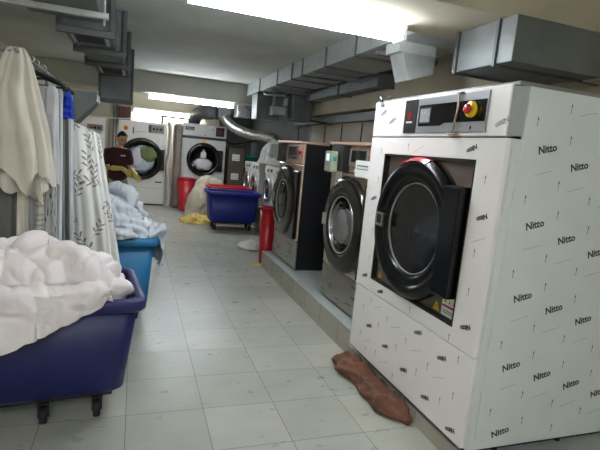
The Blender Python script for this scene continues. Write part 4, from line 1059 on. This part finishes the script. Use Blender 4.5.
# hair cap
t_ = bmesh.new(); bmesh.ops.create_uvsphere(t_, u_segments=48, v_segments=32, radius=1)
kill = []
for v in t_.verts:
    x, y, z = v.co
    lim = .42 if y < -.25 else (-.15 if y < .2 else -.55)
    lim = .60+(.0-.60)*min(1, max(0, (y+.6)/.6)) if y < 0 else -.55*y
    if z < lim: kill.append(v); continue
    k = 1.03+.05*noise.noise(Vector((x*7, y*7, z*7)))
    v.co = (x*.080*k, y*.099*k, z*.124*k)
bmesh.ops.delete(t_, geom=kill, context='VERTS')
for f in t_.faces: f.smooth = True
bm = B(); merge(bm, t_, HM); obj('hair', bm, M['hair'], man, solid=.012)
# shirt
sh = skinmesh([
 [w(0, .02, .84, .175, .145), w(0, .02, .95, .168, .135), w(.0, .02, 1.08, .15, .115), w(0, 0, 1.23, .158, .12), w(.0, 0, 1.34, .125, .095), w(.015, -.005, 1.405, .066, .062)],
 [w(0, 0, 1.34, .125, .095), w(sR[0]*.92, sR[1], sR[2]-.02, .082), w(-.165, -.02, 1.20, .070), w(-.155, -.05, 1.10, .062)],
 [w(0, 0, 1.34, .125, .095), w(sL[0]*.92, sL[1], sL[2]-.02, .082), w(.185, -.05, 1.21, .070), w(.19, -.07, 1.12, .062)]])
for v in sh.verts: v.co += v.normal*(.012*(folds(v.co, 5, 7)))
obj('shirt', sh, M['shirt'], man)
bm = B(); 
t_ = bmesh.new(); bmesh.ops.create_cube(t_, size=1); merge(bm, t_, Matrix.Translation((PX+.08, PY-.138, 1.29)) @ Matrix.Rotation(.15, 4, 'Z') @ Matrix.Diagonal((.07, .006, .022, 1))); obj('name_patch', bm, M['whitep'], man)
tr = skinmesh([
 [w(0, .02, 1.02, .14, .115), w(0, .02, .90, .165, .135), w(-.095, .02, .80, .10), w(-.105, .01, .48, .078), w(-.11, .03, .12, .062)],
 [w(0, .02, .90, .165, .135), w(.095, .02, .80, .10), w(.105, .01, .48, .078), w(.11, .03, .12, .062)]])
for v in tr.verts: v.co += v.normal*(.010*(folds(v.co, 6, 6)))
obj('trousers', tr, M['khaki'], man)
for s in (-1, 1):
    bm = skinmesh([[w(s*.11, .05, .045, .042), w(s*.11, -.05, .045, .045), w(s*.112, -.16, .035, .036)]])
    for v in bm.verts: v.co.z = max(.0, v.co.z)
    obj('shoe', bm, M['shoe'], man)
def glove(e, wr, tip, side, up):
    e, wr, tip = Vector(e), Vector(wr), Vector(tip); d = (tip-wr).normalized(); n_ = Vector(up).normalized(); sd = d.cross(n_).normalized()*side
    palm = wr+d*.085; ch = []
    st = e.lerp(wr, .22)
    P = lambda v, r: (PX+v.x, PY+v.y, v.z, r)
    ch.append([P(st, .052), P(e.lerp(wr, .6), .044), P(wr, .036), P(wr+d*.04, .040), P(palm, .038)])
    bm = skinmesh(ch, 2)
    for v in bm.verts: pass
    for k, (o_, L_) in enumerate(((-.030, .075), (-.010, .088), (.011, .082), (.030, .064))):
        b0 = palm+sd*o_-d*.02; b1 = palm+sd*o_*1.15+d*.02; b2 = b1+d*L_*.5-n_*.012; b3 = b2+d*L_*.45-n_*.03
        f_ = skinmesh([[P(b0, .012), P(b1, .0115), P(b2, .0105), P(b3, .009)]], 1)
        me_ = bpy.data.meshes.new('q'); f_.to_mesh(me_); f_.free(); bm.from_mesh(me_)
    b0 = wr+d*.035-sd*.02; b1 = wr+d*.06-sd*.050; b2 = b1+d*.035-sd*.016-n_*.012
    f_ = skinmesh([[P(b0, .015), P(b1, .0135), P(b2, .011)]], 1)
    me_ = bpy.data.meshes.new('q'); f_.to_mesh(me_); f_.free(); bm.from_mesh(me_)
    for f in bm.faces: f.smooth = True
    obj('rubber_glove', bm, M['glove'], man)
glove(eR, wR, (.27, -.34, .95), 1, (.2, -.6, .8))
glove(eL, wL, (.40, -.40, .88), -1, (.3, -.6, .7))

# ================================================================== CAMERA + WORLD
cam = bpy.data.cameras.new('camera'); co = bpy.data.objects.new('camera', cam); C.objects.link(co)
y, p, r = [math.radians(a) for a in (-19.7, -8.70, 5.28)]
cy, sy, cp, sp = math.cos(y), math.sin(y), math.cos(p), math.sin(p)
f = Vector((-sy*cp, cy*cp, sp)); rt = Vector((cy, sy, 0)); up = rt.cross(f)
c, s = math.cos(r), math.sin(r); R = c*rt+s*up; U = -s*rt+c*up
mw = Matrix((R, U, -f)).transposed().to_4x4(); mw.translation = (0, 0, 1.6); co.matrix_world = mw
cam.sensor_width = 36; cam.lens = 472.3/600*36; cam.clip_start = .05
bpy.context.scene.camera = co
wd = bpy.data.worlds.new('world'); bpy.context.scene.world = wd; wd.use_nodes = True
wd.node_tree.nodes['Background'].inputs['Color'].default_value = (.5, .55, .6, 1); wd.node_tree.nodes['Background'].inputs['Strength'].default_value = .1
vs = bpy.context.scene.view_settings; vs.view_transform = 'Standard'; vs.look = 'None'; vs.gamma = 1; vs.exposure = 1.55; vs.use_curve_mapping = False
